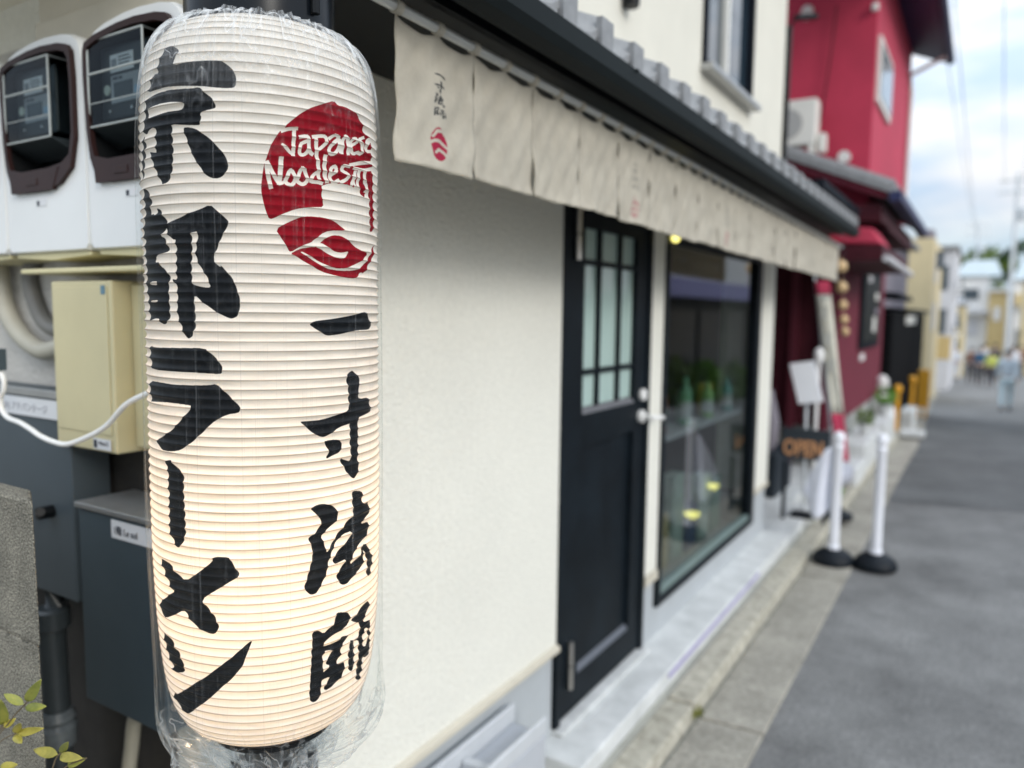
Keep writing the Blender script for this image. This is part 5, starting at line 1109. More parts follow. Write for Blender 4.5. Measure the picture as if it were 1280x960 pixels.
# second box, one even blue grey
gb=thing('lower_grey_box','blue grey metal box with plain dark front and white name label, beside the lantern','box',(-1.43,.93,.8))
MB().box(-1.560,-1.285,.845,.970,.782,1.192).build('box_body',M['slate2'],gb,bevel=.003)
MB().box(-1.563,-1.282,.838,.970,1.1925,1.204).build('top_edge',M['greysteel'],gb,bevel=.002)
ns=MB().box(-1.440,-1.296,.8425,.8444,1.148,1.184).build('name_label',M['labelw'],gb)
text('name_text','1階 Le sol',M['ink'],(-1.432,.8418,1.158),.019,parent=ns)
# pipes and cable
p_=thing('drain_pipe','dark grey drain pipe with an elbow, below the slate cabinet','pipe',(-1.77,.9,0))
MB().tube([(-1.80,.99,.945),(-1.80,.95,.945),(-1.80,.915,.93),(-1.795,.90,.90),(-1.79,.90,.62),(-1.79,.90,.0)],.030,16).build('pipe_run',M['pipe'],p_,smooth=True)
MB().lathe([(.030,0),(.038,.004),(.038,.045),(.031,.05)],(-1.79,.90,.86),16).build('coupling',M['pipe'],p_,smooth=True)
MB().lathe([(.030,0),(.040,.006),(.043,.05),(.036,.06),(.04,.07),(.034,.09)],(-1.79,.90,.575),16).build('coupling',mat('wet_grey_coupling',(.14,.16,.17),.25,.3,20),p_,smooth=True)
def bez(P,n=10): return [tuple(v) for v in catmull(P,n)]
tag(MB().tube(bez([(-2.10,.945,1.82),(-2.05,.945,1.70),(-2.03,.945,1.60),(-1.97,.945,1.535),(-1.88,.945,1.498),(-1.80,.945,1.505),(-1.68,.945,1.53)]),.021,14).build('conduit',M['conduit'],smooth=True),'thick beige conduit curving behind the beige service box','conduit')
tag(MB().tube(bez([(-1.90,.955,1.72),(-1.93,.955,1.66),(-1.88,.955,1.57),(-1.80,.955,1.545),(-1.68,.955,1.56)]),.018,14).build('conduit',mat('grey_conduit',(.16,.155,.14),.5),smooth=True),'thinner dark grey conduit curving above the beige one','conduit')
tag(MB().tube(bez([(-1.62,.95,.30),(-1.60,.95,.50),(-1.575,.95,.62),(-1.54,.94,.70),(-1.49,.94,.722),(-1.44,.95,.722),(-1.40,.98,.722)]),.016,14).build('hose',M['conduit'],smooth=True),'pale curved hose entering the wall under the lower grey box','hose')
tag(MB().tube(bez([(-1.765,.80,1.47),(-1.742,.80,1.45),(-1.742,.80,1.425),(-1.757,.80,1.405),(-1.752,.80,1.38),(-1.728,.80,1.366),(-1.682,.80,1.360),(-1.640,.80,1.350),(-1.606,.80,1.340),(-1.565,.805,1.331),(-1.523,.81,1.330),(-1.460,.815,1.350),(-1.404,.82,1.376),(-1.337,.82,1.422),(-1.274,.83,1.450),(-1.24,.84,1.475),(-1.215,.9,1.56)],6),.0052,10).build('power_cable',M['cable'],smooth=True),'white power cable sagging across the beige service box','cable')
MB().box(-1.775,-1.745,.79,.81,1.465,1.51).build('cable_bracket',M['slate2'],cb)
# rough block wall at the left edge
bw=thing('block_wall','rough grey concrete block wall end at the lower left edge','wall',(-1.6,.62,0))
zt=1.317; k=0
for z1 in (1.300,1.066,.84,.60,.36,.12):
    z0=max(z1-.236,0) if z1>.2 else 0
    xr=-1.236; MB().hexa([(-1.66,.600,z0),(xr+.004,.600,z0),(xr-.085,.64,z0),(-1.66,.64,z0),(-1.66,.600,z1),(xr,.600,z1),(xr-.085,.64,z1),(-1.66,.64,z1)]).build('concrete_block',M['block'],bw,bevel=.006)
    MB().box(-2.06,-1.663,.600,.64,z0,z1).build('concrete_block',M['block'],bw,bevel=.006)
MB().box(-2.05,-1.34,.606,.636,.0,1.06).build('mortar',M['plaster'],bw)
# nandina sprig
sp_=thing('nandina_plant','nandina sprigs with narrow yellow green leaves at the lower left corner','plant',(-1.25,.55,0))
b=MB()
for s in STEMS:
    b.tube(bez(s,4) if len(s)>2 else s,.0011,6)
b.tube([(STEMS[0][-1][0],.557,STEMS[0][-1][2]),(-1.36,.56,.0)],.003,6); b.tube([(STEMS[4][-1][0],.557,STEMS[4][-1][2]),(-1.16,.56,.0)],.003,6)
b.build('stem',M['stem'],sp_,smooth=True)
for i,(a,c,w) in enumerate(LEAVES):
    a=Vector(a);c=Vector(c); d=c-a; L=d.length; side=d.cross(a-Vector((0,0,1.6))).normalized(); w*=1.35; nrm=d.cross(side).normalized()
    b=MB(); n=9; cup=.25*w*(1 if i%3 else 2)
    for k in range(n):
        u=k/(n-1); ww=w*.5*(sin(pi*u**.8)**.8 if 0<u<1 else 0)+.0002; mid=a+d*u+nrm*(-.10*L*(u*(1-u)))*4*.4
        b.v += [tuple(mid+side*ww+nrm*cup*(ww/w)*2), tuple(mid), tuple(mid-side*ww+nrm*cup*(ww/w)*2)]
    for k in range(n-1): b.f += [(3*k,3*k+1,3*k+4,3*k+3),(3*k+1,3*k+2,3*k+5,3*k+4)]
    o=b.build('leaf',M['leaf'] if i in (4,5,6,7,8,9,10) else M['leaf2'],sp_,smooth='all',fix=False)
    o.modifiers.new('thickness','SOLIDIFY').thickness=.0004
# ------------------------------------------------------------------ white bollards
bo=thing('bollard','white post on black base, left one of two, with the white sheet tied to it','bollard',(-.74,5.20,.012),'white posts beside the lane')
def pol(y): return y
MB().lathe([(.005,0),(.125,0),(.130,.012),(.128,.03),(.112,.058),(.080,.080),(.052,.090),(.040,.093)],(-.74,5.20,.012),36).build('base',M['base'],bo,smooth=True)
MB().lathe([(.0375,.09),(.0375,.11),(.030,.115),(.030,.74),(.033,.745),(.033,.765),(.024,.775),(.034,.80),(.036,.82),(.028,.845),(.004,.858)],(-.74,5.20,.012),24).build('post',M['pole'],bo,smooth=True)
dup(bo,(.245,.04,.002),'white post on black base standing at the asphalt edge, right one of two')
# loose white sheet tied at the first post
b=MB(); nu,nv=14,16
def P(i,j):
    u=i/(nu-1); v=j/(nv-1); wd=.03+.17*v**.8
    x=-.775-wd*u*.86+.03*sin(4*u+3*v)*v*.3; y=5.20-.02*u+.035*sin(7*u+2*v)*v; z=.76-.42*v-.05*u*(1-u)*0-.12*v*(1-abs(u-.5)*1.6)*-.2+ (.09*u*(1-v)*-1)
    z=.76-(.30+.17*sin(pi*min(u*.8+.2,1)))*v+.10*v*(u>.9)*0
    return (x,y,z)
o=b.grid(P,nu,nv).build('white_sheet',M['bagw'],smooth='all'); o.modifiers.new('thickness','SOLIDIFY').thickness=.002
tag(o,'thin white plastic sheet hanging from the nearer white post','sheet')
# small bush by kerb and grey bag
def leafball(name,c,r,n,m,size,label,cat,parent=None,seed=1,kind=None,sq=(1,1,1)):
    rr=random.Random(seed); b=MB()
    for k in range(n):
        d=Vector((rr.gauss(0,1),rr.gauss(0,1),rr.gauss(0,1))).normalized()*r*rr.uniform(.35,1)**.6
        p=Vector(c)+Vector((d.x*sq[0],d.y*sq[1],d.z*sq[2])); a=Vector((rr.gauss(0,1),rr.gauss(0,1),rr.gauss(0,1))).normalized(); q=a.cross(Vector((rr.gauss(0,1),rr.gauss(0,1),1))).normalized(); s=size*rr.uniform(.6,1.3)
        n0=len(b.v); b.v += [tuple(p-a*s),tuple(p+q*s*.45),tuple(p+a*s),tuple(p-q*s*.45)]; b.f.append((n0,n0+1,n0+2,n0+3))
    o=b.build(name,m,parent,fix=False)
    if label: tag(o,label,cat)
    if kind: o['kind']=kind
    return o
leafball('small_plant',(-.99,6.85,.13),.09,220,M['green'],.022,'small bright green plant at the kerb behind the two white posts','plant',seed=2,sq=(.7,.8,1.2))
b=MB(); b.lathe([(.06,0),(.13,.02),(.15,.08),(.13,.16),(.06,.20),(.02,.24)],(0,0,0),16)
for i,v in enumerate(b.v): b.v[i]=(-1.03+v[0]*.8+.01*sin(i*1.7),7.35+v[1]*2.0,.10+v[2]*.8+.008*sin(i*2.3))
tag(b.build('grey_bag',mat('grey_bag_plastic',(.36,.37,.42),.5,.1,20),smooth='all'),'low grey plastic bag lying at the kerb below the banner','bag')
# ------------------------------------------------------------------ red building next door
rb=thing('red_building','crimson two storey building with maroon ground floor and tiled lower roof','building',(-2.5,9.5,0))
MB().box(-4.6,-1.0,8.0,11.5,2.55,5.6).build('upper_wall',M['crimson'],rb)
MB().box(-4.6,-1.2,8.0,11.85,.52,2.549).build('lower_wall',M['maroon'],rb)
MB().box(-4.6,-1.21,7.98,11.9,-.3,.519).build('foundation',mat('mossy_grey_concrete',(.30,.31,.29),.9,.2,6),rb)
# slant lower roof
def rz(x): return 2.70+(-.72-x)*.42
MB().hexa([(-2.6,7.2,rz(-2.6)-.07),(-.72,7.2,rz(-.72)-.07),(-.72,10.6,rz(-.72)-.07),(-2.6,10.6,rz(-2.6)-.07),(-2.6,7.2,rz(-2.6)),(-.72,7.2,rz(-.72)),(-.72,10.6,rz(-.72)),(-2.6,10.6,rz(-2.6))]).build('lower_roof',M['tile'],rb)
MB().hexa([(-2.6,7.23,rz(-2.6)-.13),(-.76,7.23,rz(-.76)-.13),(-.76,7.26,rz(-.76)-.13),(-2.6,7.26,rz(-2.6)-.13),(-2.6,7.23,rz(-2.6)-.072),(-.76,7.23,rz(-.76)-.072),(-.76,7.26,rz(-.76)-.072),(-2.6,7.26,rz(-2.6)-.072)]).build('bargeboard',M['maroon'],rb)
MB().box(-.73,-.64,7.17,10.6,2.56,2.64).build('gutter',M['navy'],rb)
# tile ribs of lower roof
for k in range(14):
    y=7.22+k*.25; MB().hexa([(-2.55,y,rz(-2.55)+.002),(-.70,y,rz(-.70)+.002),(-.70,y+.09,rz(-.70)+.002),(-2.55,y+.09,rz(-2.55)+.002),(-2.55,y+.02,rz(-2.55)+.05),(-.70,y+.02,rz(-.70)+.05),(-.70,y+.07,rz(-.70)+.05),(-2.55,y+.07,rz(-2.55)+.05)]).build('roof_tile_row',M['tile'],rb)
MB().box(-2.6,-.80,7.3,7.98,2.42,2.56).build('soffit_beam',M['darkred'],rb)
MB().box(-1.19,-.80,7.98,10.5,2.40,2.55).build('soffit_beam',M['darkred'],rb)
# main roof eave
MB().hexa([(-4.6,5.8,6.55),(-.61,5.8,4.86),(-.61,11.6,4.86),(-4.6,11.6,6.55),(-4.6,5.8,6.62),(-.61,5.8,4.94),(-.61,11.6,4.94),(-4.6,11.6,6.62)]).build('main_roof',M['navy'],rb)
MB().tube([(-.56,5.8,4.88),(-.56,11.6,4.88)],.05,10).build('gutter',M['navy'],rb,smooth=True)
MB().tube([(-.60,11.2,4.83),(-.98,11.2,4.66),(-.97,11.35,4.5),(-.97,11.35,2.9)],.028,8).build('downpipe',M['offw'],rb,smooth=True)
# window on the street side of the upper floor, tall dark window below
w=MB().box(-1.0005,-.965,8.10,9.15,3.62,4.22).build('window',M['ac'],rb,bevel=.005)
MB().box(-.966,-.955,8.16,9.09,3.68,4.16).build('window_pane',mat('grey_window',(.30,.32,.33),.1),w)
w=MB().box(-1.2005,-1.17,9.40,11.15,1.22,2.15).build('window',M['blackroof'],rb)
MB().box(-1.171,-1.160,9.5,11.05,1.3,2.08).build('window_pane',mat('black_window',(.006,.008,.009),.5,spec=.1),w)
for (y,z,s,c) in ((10.55,1.84,.08,'ac'),(10.6,1.66,.07,'mauve'),(10.4,1.50,.17,'ac'),(9.85,2.03,.07,'palegrey')):
    o=MB().box(-1.158,-1.145,y-.13,y+.13,z-s*.55,z+s*.55).build('pasted_sign',M[c],w,bevel=.01)
MB().box(-1.198,-1.18,9.6,9.9,1.08,1.16).build('wall_plaque',M['offw'],rb,bevel=.01)
# wall vents, pipes on the side face
b=MB(); b.tube([(-1.22,7.99,3.10),(-1.22,7.93,3.10)],.055,14); b.build('vent_hood',M['offw'],rb,smooth=True)
b=MB(); b.tube([(-1.62,7.99,4.52),(-1.62,7.93,4.46)],.055,14); b.build('vent_hood',M['offw'],rb,smooth=True)
b=MB(); b.tube([(-1.02,7.96,4.40),(-1.02,7.96,4.46)],.03,8); b.build('cable_clamp',M['offw'],rb,smooth=True)
tag(MB().tube([(-1.08,5.6,3.60),(-1.17,5.42,3.55),(-1.20,5.38,3.48),(-1.20,5.38,2.5)],.020,10).build('drain_pipe',M['black'],smooth=True),'black drain pipe running down the corner between cream and red buildings','pipe')
tag(MB().tube(bez([(-1.35,7.95,4.5),(-1.40,7.95,3.9),(-1.46,7.95,3.4)],8),.008,6).build('wall_cable',M['darkred'],smooth=True),'thin dark cable running down the crimson side wall','cable')
# air conditioner on the lower roof
ac=thing('air_conditioner','off white outdoor air conditioner unit standing on the red building lower roof','air conditioner',(-1.62,7.75,3.17))
MB().box(-1.80,-1.44,7.70,7.90,3.20,3.62).build('case',M['ac'],ac,bevel=.015)
MB().tube([(-1.70,7.698,3.40),(-1.70,7.690,3.40)],.14,24).build('fan_guard',mat('grey_grille',(.38,.38,.37),.5),ac,smooth=True)
for x in (-1.76,-1.50): MB().box(x,x+.05,7.70,7.90,rz(x)+.005,3.199).build('foot',M['ac'],ac)
MB().box(-1.43,-1.36,7.74,7.86,3.13,3.30).build('pipe_cover',M['ac'],ac,bevel=.01)
# porch between the buildings
pc=thing('entrance_porch','dark red timber porch with slatted screens between the cream and maroon fronts','porch',(-1.9,6.6,0))
MB().box(-2.5,-2.44,5.32,7.97,.118,2.50).build('back_wall',M['darkred'],pc)
MB().box(-2.43,-1.22,7.90,7.975,.52,2.41).build('side_screen',M['darkred'],pc)
MB().box(-2.50,-.95,5.44,7.16,2.44,2.50).build('porch_roof',M['blackroof'],pc)
for x in (-1.32,-1.62,-1.95): MB().box(x,x+.07,7.84,7.897,.118,2.42).build('post',mat('post_red',(.10,.010,.022),.6),pc)
for k in range(9): MB().box(-2.43,-2.40,5.6+.25*k,5.66+.25*k,.3,2.3).build('slat',mat('slat_red',(.09,.010,.02),.6) if k==0 else bpy.data.materials['slat_red'],pc)
MB().box(-1.24,-1.20,7.60,7.67,.118,2.43).build('post',M['maroon'],pc)
# crimson canopy and its pale gutter
cn=thing('small_canopy','little crimson canopy with pale gutter over the maroon front','canopy',(-.95,7.9,2.1))
MB().hexa([(-1.19,7.1,2.22),(-.76,7.1,2.20),(-.74,7.6,2.20),(-1.19,7.6,2.22),(-1.19,7.14,2.38),(-.84,7.14,2.34),(-.84,7.56,2.34),(-1.19,7.56,2.38)]).build('canopy_top',M['crimson'],cn,bevel=.02)
MB().box(-1.19,-.74,7.0,9.3,2.06,2.19).build('canopy_soffit',M['darkred'],cn)
MB().tube([(-.70,6.9,2.07),(-.70,9.3,2.05)],.03,8).build('gutter',M['palegrey'],cn,smooth=True)
# string of round ornaments
for i,(y,z,r) in enumerate(((6.0,1.955,.046),(6.12,1.81,.042),(6.24,1.68,.036),(6.36,1.572,.034),(6.46,1.478,.033))):
    o=MB().lathe([(.001,-r),(r*.5,-r*.87),(r*.87,-r*.5),(r,0),(r*.87,r*.5),(r*.5,r*.87),(.001,r)],(-.905-.004*i,y,z),16)
    o.tube([(-.905-.004*i,y,z+r),(-.905-.004*i,y,z+r+.02)],.004,6)
    o=o.build('hanging_ball',M['gold'],smooth=True)
    nm=['topmost','second from top','middle','fourth from top','lowest'][i]
    tag(o,'%s of five pale wooden balls hanging beside the curtain end'%nm,'ornament','wooden balls hanging by the curtain end')
tag(MB().tube([(-.90,5.98,2.43),(-.93,6.50,1.42)],.003,6).build('thin_cord',M['wire']),'thin dark cord stringing the five wooden balls','cord')
# leaning banner
bn=thing('leaning_banner','tall narrow cream banner with red ends leaning beside the porch','banner',(-.9,6.2,0))
def strip(z0,z1,m,name):
    b=MB(); nu,nv=6,12
    def P(i,j):
        u=i/(nu-1); z=z0+(z1-z0)*j/(nv-1); f=(1.86-z)/1.36; x0=-1.115+.225*f; return (x0+u*(.105-.02*f),6.2+.006*sin(6*u+5*z),z)
    o=b.grid(P,nu,nv).build(name,m,bn,smooth='all'); o.modifiers.new('thickness','SOLIDIFY').thickness=.004; return o
strip(1.76,1.86,M['pinkred'],'banner_top'); strip(.86,1.759,M['cream'],'banner_middle'); strip(.50,.859,M['pinkred'],'banner_foot')
MB().tube([(-1.12,6.225,1.90),(-.86,6.225,.12)],.010,8).build('banner_pole',M['polegrey'],bn,smooth=True)
MB().lathe([(.005,0),(.10,0),(.10,.04),(.03,.07),(.02,.10)],(-.86,6.225,.05),16).build('banner_base',M['base'],bn,smooth=True)
for z in (1.62,1.42,1.22): 
    f=(1.86-z)/1.36; MB().box(-1.115+.225*f+.02,-1.115+.225*f+.07,6.172,6.174,z-.05,z+.05).build('faded_mark',mat('faded_grey_mark',(.50,.50,.45),.8) if z==1.62 else bpy.data.materials['faded_grey_mark'],bn)
# tilted menu sheet on stand
ms_=thing('menu_stand','white menu sheet tilted on a thin stand in front of the porch','menu board',(-1.07,5.8,.12))
MB().hexa([(-1.115,5.80,.955),(-.945,5.80,.985),(-.945,5.82,.985),(-1.115,5.82,.955),(-1.20,5.84,1.245),(-1.03,5.84,1.275),(-1.03,5.86,1.275),(-1.20,5.86,1.245)]).build('menu_sheet',M['paper'],ms_,bevel=.006)
MB().tube([(-1.07,5.86,1.1),(-1.06,5.87,.16)],.012,8).build('stand_leg',M['polegrey'],ms_,smooth=True)
MB().box(-1.14,-.98,5.78,5.94,.118,.14).build('stand_foot',M['base'],ms_)
for i in range(6): MB().box(-1.165+.014*(5-i)*-0+.0,-1.03,5.818-.002,5.820,1.20-.035*i,1.205-.035*i)
b=MB(); b.lathe([(.022,0),(.034,.03),(.038,.07),(.028,.10),(.001,.12)],(-1.02,5.98,1.25),14); b.tube([(-1.02,5.98,.12),(-1.02,5.98,1.26)],.015,10)
tag(b.build('white_post_lamp',M['offw'],smooth=True),'slim white garden lamp post behind the menu sheet','lamp')
# OPEN board
ob=thing('open_sign','dark board with orange wooden letters OPEN in front of the porch','sign',(-1.03,5.7,.12))
MB().box(-1.20,-.87,5.705,5.735,.57,.79).build('sign_board',mat('blue_black_board',(.018,.026,.034),.5),ob,bevel=.004)
tx=text('sign_letters','OPEN',M['wood'],(-1.185,5.703,.60),.155,parent=ob,ext=.006,sx=.68,off=.004)
for x in (-1.17,-.89): MB().box(x-.012,x+.012,5.706,5.734,.118,.549).build('sign_leg',M['base'],ob)
# pale blue plant shelf things in porch
tag(MB().box(-1.60,-1.36,6.3,6.9,.118,.48).build('storage_bench',mat('slate_bench',(.02,.027,.035),.6,spec=.2),bevel=.01),'low dark slate bench just inside the porch','bench')
b=MB(); b.lathe([(.05,0),(.08,.05),(.09,.25),(.05,.42),(.03,.5)],(-1.48,6.5,.482),14)
tag(b.build('jar',M['mauve'],smooth=True),'tall mauve grey jar standing on the dark bench','jar')
# pale step blocks by the maroon front
for i,(x0,x1,y0,y1,h,l) in enumerate(((-1.19,-.92,8.2,9.6,.33,'wide pale concrete step below the maroon wall'),(-1.10,-.90,7.5,8.1,.22,'low pale concrete step nearest the porch'),(-1.15,-.92,10.0,11.2,.34,'farther pale concrete step near the orange barrier'),(-.90,-.60,11.7,12.0,.10,'flat white slab reaching over the gutter'))):
    tag(MB().box(x0,x1,y0,y1,gz((y0+y1)/2)+.02,gz(y0)+h).build('step_block',M['slab'],bevel=.02),l,'step','pale concrete steps along the kerb')
def potplant(x,y,z,s,m,label,seed):
    t=thing('potted_plant',label,'plant',(x,y,z))
    MB().lathe([(.06*s,0),(.085*s,.14*s),(.095*s,.16*s),(.08*s,.16*s)],(x,y,z),14).build('pot',M['slab'],t,smooth=True)
    leafball('foliage',(x,y,z+.26*s),.15*s,160,m,.04*s,None,None,t,seed); return t
potplant(-1.03,11.0,.30,1.0,M['green'],'potted green plant on the farther pale step',4)
potplant(-1.02,8.9,.34,.7,M['tree'],'small potted plant on the wide pale step',6)
b=MB(); b.lathe([(.10,0),(.13,.10),(.10,.22),(.06,.30),(.09,.38),(.07,.48),(.01,.52)],(-1.14,11.6,.28),16)
tag(b.build('white_urn',M['offw'],smooth=True),'white plaster urn at the end of the maroon wall','urn')
b=MB(); b.lathe([(.10,0),(.12,.15),(.10,.30),(.02,.34)],(-1.10,11.95,.02),16)
tag(b.build('white_bucket',M['paper'],smooth=True),'white bucket on the ground beside the plaster urn','bucket')
for i,(x,y,z0,z1,r,mm,l) in enumerate(((-1.0,12.3,-.1,.62,.045,'orange','short orange post with round head before the black gate'),(-.97,14.6,-.3,.60,.05,'orange','taller orange brown post left of the orange barrier'))):
    b=MB(); b.lathe([(r*.7,0),(r*.7,z1-z0-.12),(r*1.2,z1-z0-.10),(r*1.3,z1-z0-.03),(r*.4,z1-z0)],(x,y,z0),12)
    tag(b.build('orange_post',M[mm],smooth=True),l,'post','orange posts along the pavement')
o=thing('orange_barrier','bright orange traffic barrier panel on two feet at the pavement edge','barrier',(-.93,17,0))
MB().box(-1.04,-.83,16.98,17.04,gz(17)+.22,.57).build('barrier_panel',M['orange'],o,bevel=.02)
for x in (-1.0,-.87): MB().box(x-.02,x+.02,16.9,17.12,gz(17),gz(17)+.219).build('foot',M['orange'],o)
# white kerb things
tag(MB().box(-.98,-.80,12.6,13.4,gz(13),gz(13)+.36).build('white_planter',M['slab'],bevel=.02),'white rectangular planter between the orange posts','planter')
# ------------------------------------------------------------------ black gate building and those beyond
gt=thing('black_gatehouse','low black timber gatehouse with dark overhanging roof','building',(-1.8,15,gz(15)))
MB().box(-3.5,-1.12,12.1,19.0,gz(19)-.2,1.66).build('board_wall',M['blackwood'],gt)
for k in range(26): MB().box(-1.119,-1.105,12.15+k*.26,12.38+k*.26,gz(12.3+k*.26)+.05,1.60).build('wall_board',M['blackwood'],gt)
MB().hexa([(-3.7,11.9,2.10),(-1.02,11.9,1.86),(-1.02,14.2,1.84),(-3.7,14.2,2.10),(-3.7,11.9,2.2),(-1.02,11.9,1.93),(-1.02,14.2,1.91),(-3.7,14.2,2.2)]).build('roof',M['blackroof'],gt)
MB().hexa([(-3.7,14.21,1.86),(-1.04,14.21,1.66),(-1.04,19.2,1.66),(-3.7,19.2,1.86),(-3.7,14.21,1.93),(-1.04,14.21,1.73),(-1.04,19.2,1.73),(-3.7,19.2,1.93)]).build('roof',M['blackroof'],gt)
MB().box(-1.104,-1.085,14.3,16.3,1.47,1.62).build('pale_sign_strip',M['ac'],gt)  # plain off-white strip high on the board wall
mv=thing('mauve_house','mauve grey rendered house behind the black gatehouse','building',(-3,16,gz(16)))
MB().box(-5,-1.45,13.0,18.5,-1,3.05).build('wall',M['mauve'],mv); MB().hexa([(-5,12.6,3.5),(-1.25,12.6,2.98),(-1.25,18.6,2.98),(-5,18.6,3.5),(-5,12.6,3.6),(-1.25,12.6,3.06),(-1.25,18.6,3.06),(-5,18.6,3.6)]).build('roof',M['tile'],mv)
sh=thing('sand_house','narrow sand yellow house front with grey roof tank','building',(-1.8,26,gz(26)))
MB().box(-3.6,-1.27,24.0,29.0,-2,3.75).build('wall',M['sand'],sh); MB().box(-1.72,-1.30,24.1,25.2,3.751,4.0).build('roof_tank',M['mauve'],sh,bevel=.03)
MB().box(-3.7,-1.24,23.9,29.1,3.72,3.749).build('parapet_cap',M['palegrey'],sh) if False else None
for z in (1.2,2.6): MB().box(-1.268,-1.25,25.0,26.2,z,z+.8).build('window',M['palegrey'],sh)
wd=MB().box(-1.75,-1.45,23.96,23.999,-.6,1.1).build('door',mat('orange_brown_wood',(.50,.26,.10),.6),sh)
MB().box(-1.27,-1.10,25.4,26.0,3.0,3.5).build('wall_box',M['slate'],sh,bevel=.02)
ph_=thing('pale_house','pale grey house with small balconies behind the sand house','building',(-1.5,34,gz(34)))
MB().box(-4,-1.0,32.5,38.0,-3,4.1).build('wall',M['palegrey'],ph_)
for z in (.9,2.5): 
    MB().box(-.999,-.75,33,35,z,z+.08).build('balcony',M['offw'],ph_); MB().box(-.77,-.75,33,35,z+.08,z+.55).build('balcony_rail',M['slate'],ph_)
    wq=MB().box(-1.6,-1.2,32.47,32.499,z+.1,z+1.0).build('window',M['slate'],ph_)
MB().box(-4.1,-.9,32.3,38.1,4.101,4.2).build('roof',M['tile'],ph_)
# houses closing the view
h1=thing('white_house','white two storey house with pale blue grey roof closing the lane','building',(-.5,60,gz(60)))
MB().box(-1.75,.2,60,66,-2,4.35).build('wall',M['offw'],h1)
MB().hexa([(-2.0,59.7,4.36),(.9,59.7,4.36),(.9,66.5,4.36),(-2.0,66.5,4.36),(-1.2,61.5,5.5),(.5,61.5,5.5),(.5,65,5.5),(-1.2,65,5.5)]).build('roof',M['bluegreyroof'],h1)
MB().box(-1.5,-.4,59.93,59.999,2.8,3.5).build('window',M['slate'],h1); MB().box(-1.0,-.3,59.93,59.999,.4,1.5).build('window',M['palegrey'],h1)
MB().box(-1.9,.3,59.2,59.92,1.9,2.05).build('awning',M['palegrey'],h1)
h2=thing('yellow_house','ochre yellow house front at the end of the lane','building',(.7,60,gz(60)))
MB().box(.21,1.45,59.6,66,-2,3.3).build('wall',M['yellow'],h2); MB().box(.15,1.55,59.3,66,3.301,3.5).build('roof',M['offw'],h2); MB().box(.5,.9,59.53,59.599,1.4,2.3).build('window',M['offw'],h2)
h3=thing('cream_shop_row','cream and yellow shop fronts at the right edge of the lane end','building',(3,58,gz(58)))
MB().box(1.56,7,58,66,-2,4.0).build('wall',M['offw'],h3); MB().box(1.60,6.9,57.5,57.99,2.4,3.1).build('awning',M['yellow'],h3); MB().box(1.8,3.0,57.93,57.99,-1.0,.9).build('shop_opening',M['slate'],h3); MB().hexa([(1.4,57.8,4.01),(7.2,57.8,4.01),(7.2,66,4.01),(1.4,66,4.01),(1.9,60,5.3),(6.8,60,5.3),(6.8,64,5.3),(1.9,64,5.3)]).build('roof',M['bluegreyroof'],h3)
h4=thing('low_white_shop','low white shop with grey canopy left of the white house','building',(-2,52,gz(52)))
MB().box(-4,-1.35,50,57,-2.5,1.6).build('wall',M['offw'],h4); MB().box(-4.1,-1.2,49.6,57.1,1.601,1.75).build('roof',M['palegrey'],h4); MB().box(-1.9,-1.45,49.93,49.999,-1.4,.2).build('door',M['mauve'],h4)
for i,(x,y,w_,h_,mm,l) in enumerate(((-1.5,44,1.4,3.4,'sand','warm beige narrow house left at the lane end'),(-2.6,48,1.6,5.0,'palegrey','taller pale grey house behind the lane end shops'),(2.6,50,1.6,4.8,'sand','sandy house at the right edge beyond the utility pole'))):
    t=thing('lane_house',l,'building',(x,y,gz(y)),'houses at the lane end'); MB().box(x-w_/2,x+w_/2,y,y+4,-2.6,h_-1.2).build('wall',M[mm],t)
    MB().hexa([(x-w_/2-.15,y-.2,h_-1.199),(x+w_/2+.15,y-.2,h_-1.199),(x+w_/2+.15,y+4.2,h_-1.199),(x-w_/2-.15,y+4.2,h_-1.199),(x-w_/2+.3,y+1,h_-.6),(x+w_/2-.3,y+1,h_-.6),(x+w_/2-.3,y+3,h_-.6),(x-w_/2+.3,y+3,h_-.6)]).build('roof',M['tile'],t)
    for (u,v) in ((-.3,-.2),(.3,-.2),(-.3,1.1),(.3,1.1)): MB().box(x+u-.18,x+u+.18,y-.04,y-.001,v,v+.7).build('window',M['slate'],t)
for i,(x,y,z,mm,l) in enumerate(((-1.12,30,.55,'yellow','yellow hanging shop sign on the left of the lane'),(-1.15,36,.35,'paper','white hanging shop sign farther down on the left'),(1.9,40,.6,'pinkred','red hanging shop sign at the right edge of the lane'))):
    t=thing('hanging_sign',l,'sign',(x,y,z),'signs down the lane'); MB().box(x-.22,x+.22,y-.05,y+.05,z-.4,z+.4).build('sign_panel',M[mm],t,bevel=.02); MB().tube([(x-.5,y,z+.3),(x,y,z+.42)],.02,6).build('bracket',M['slate'],t)
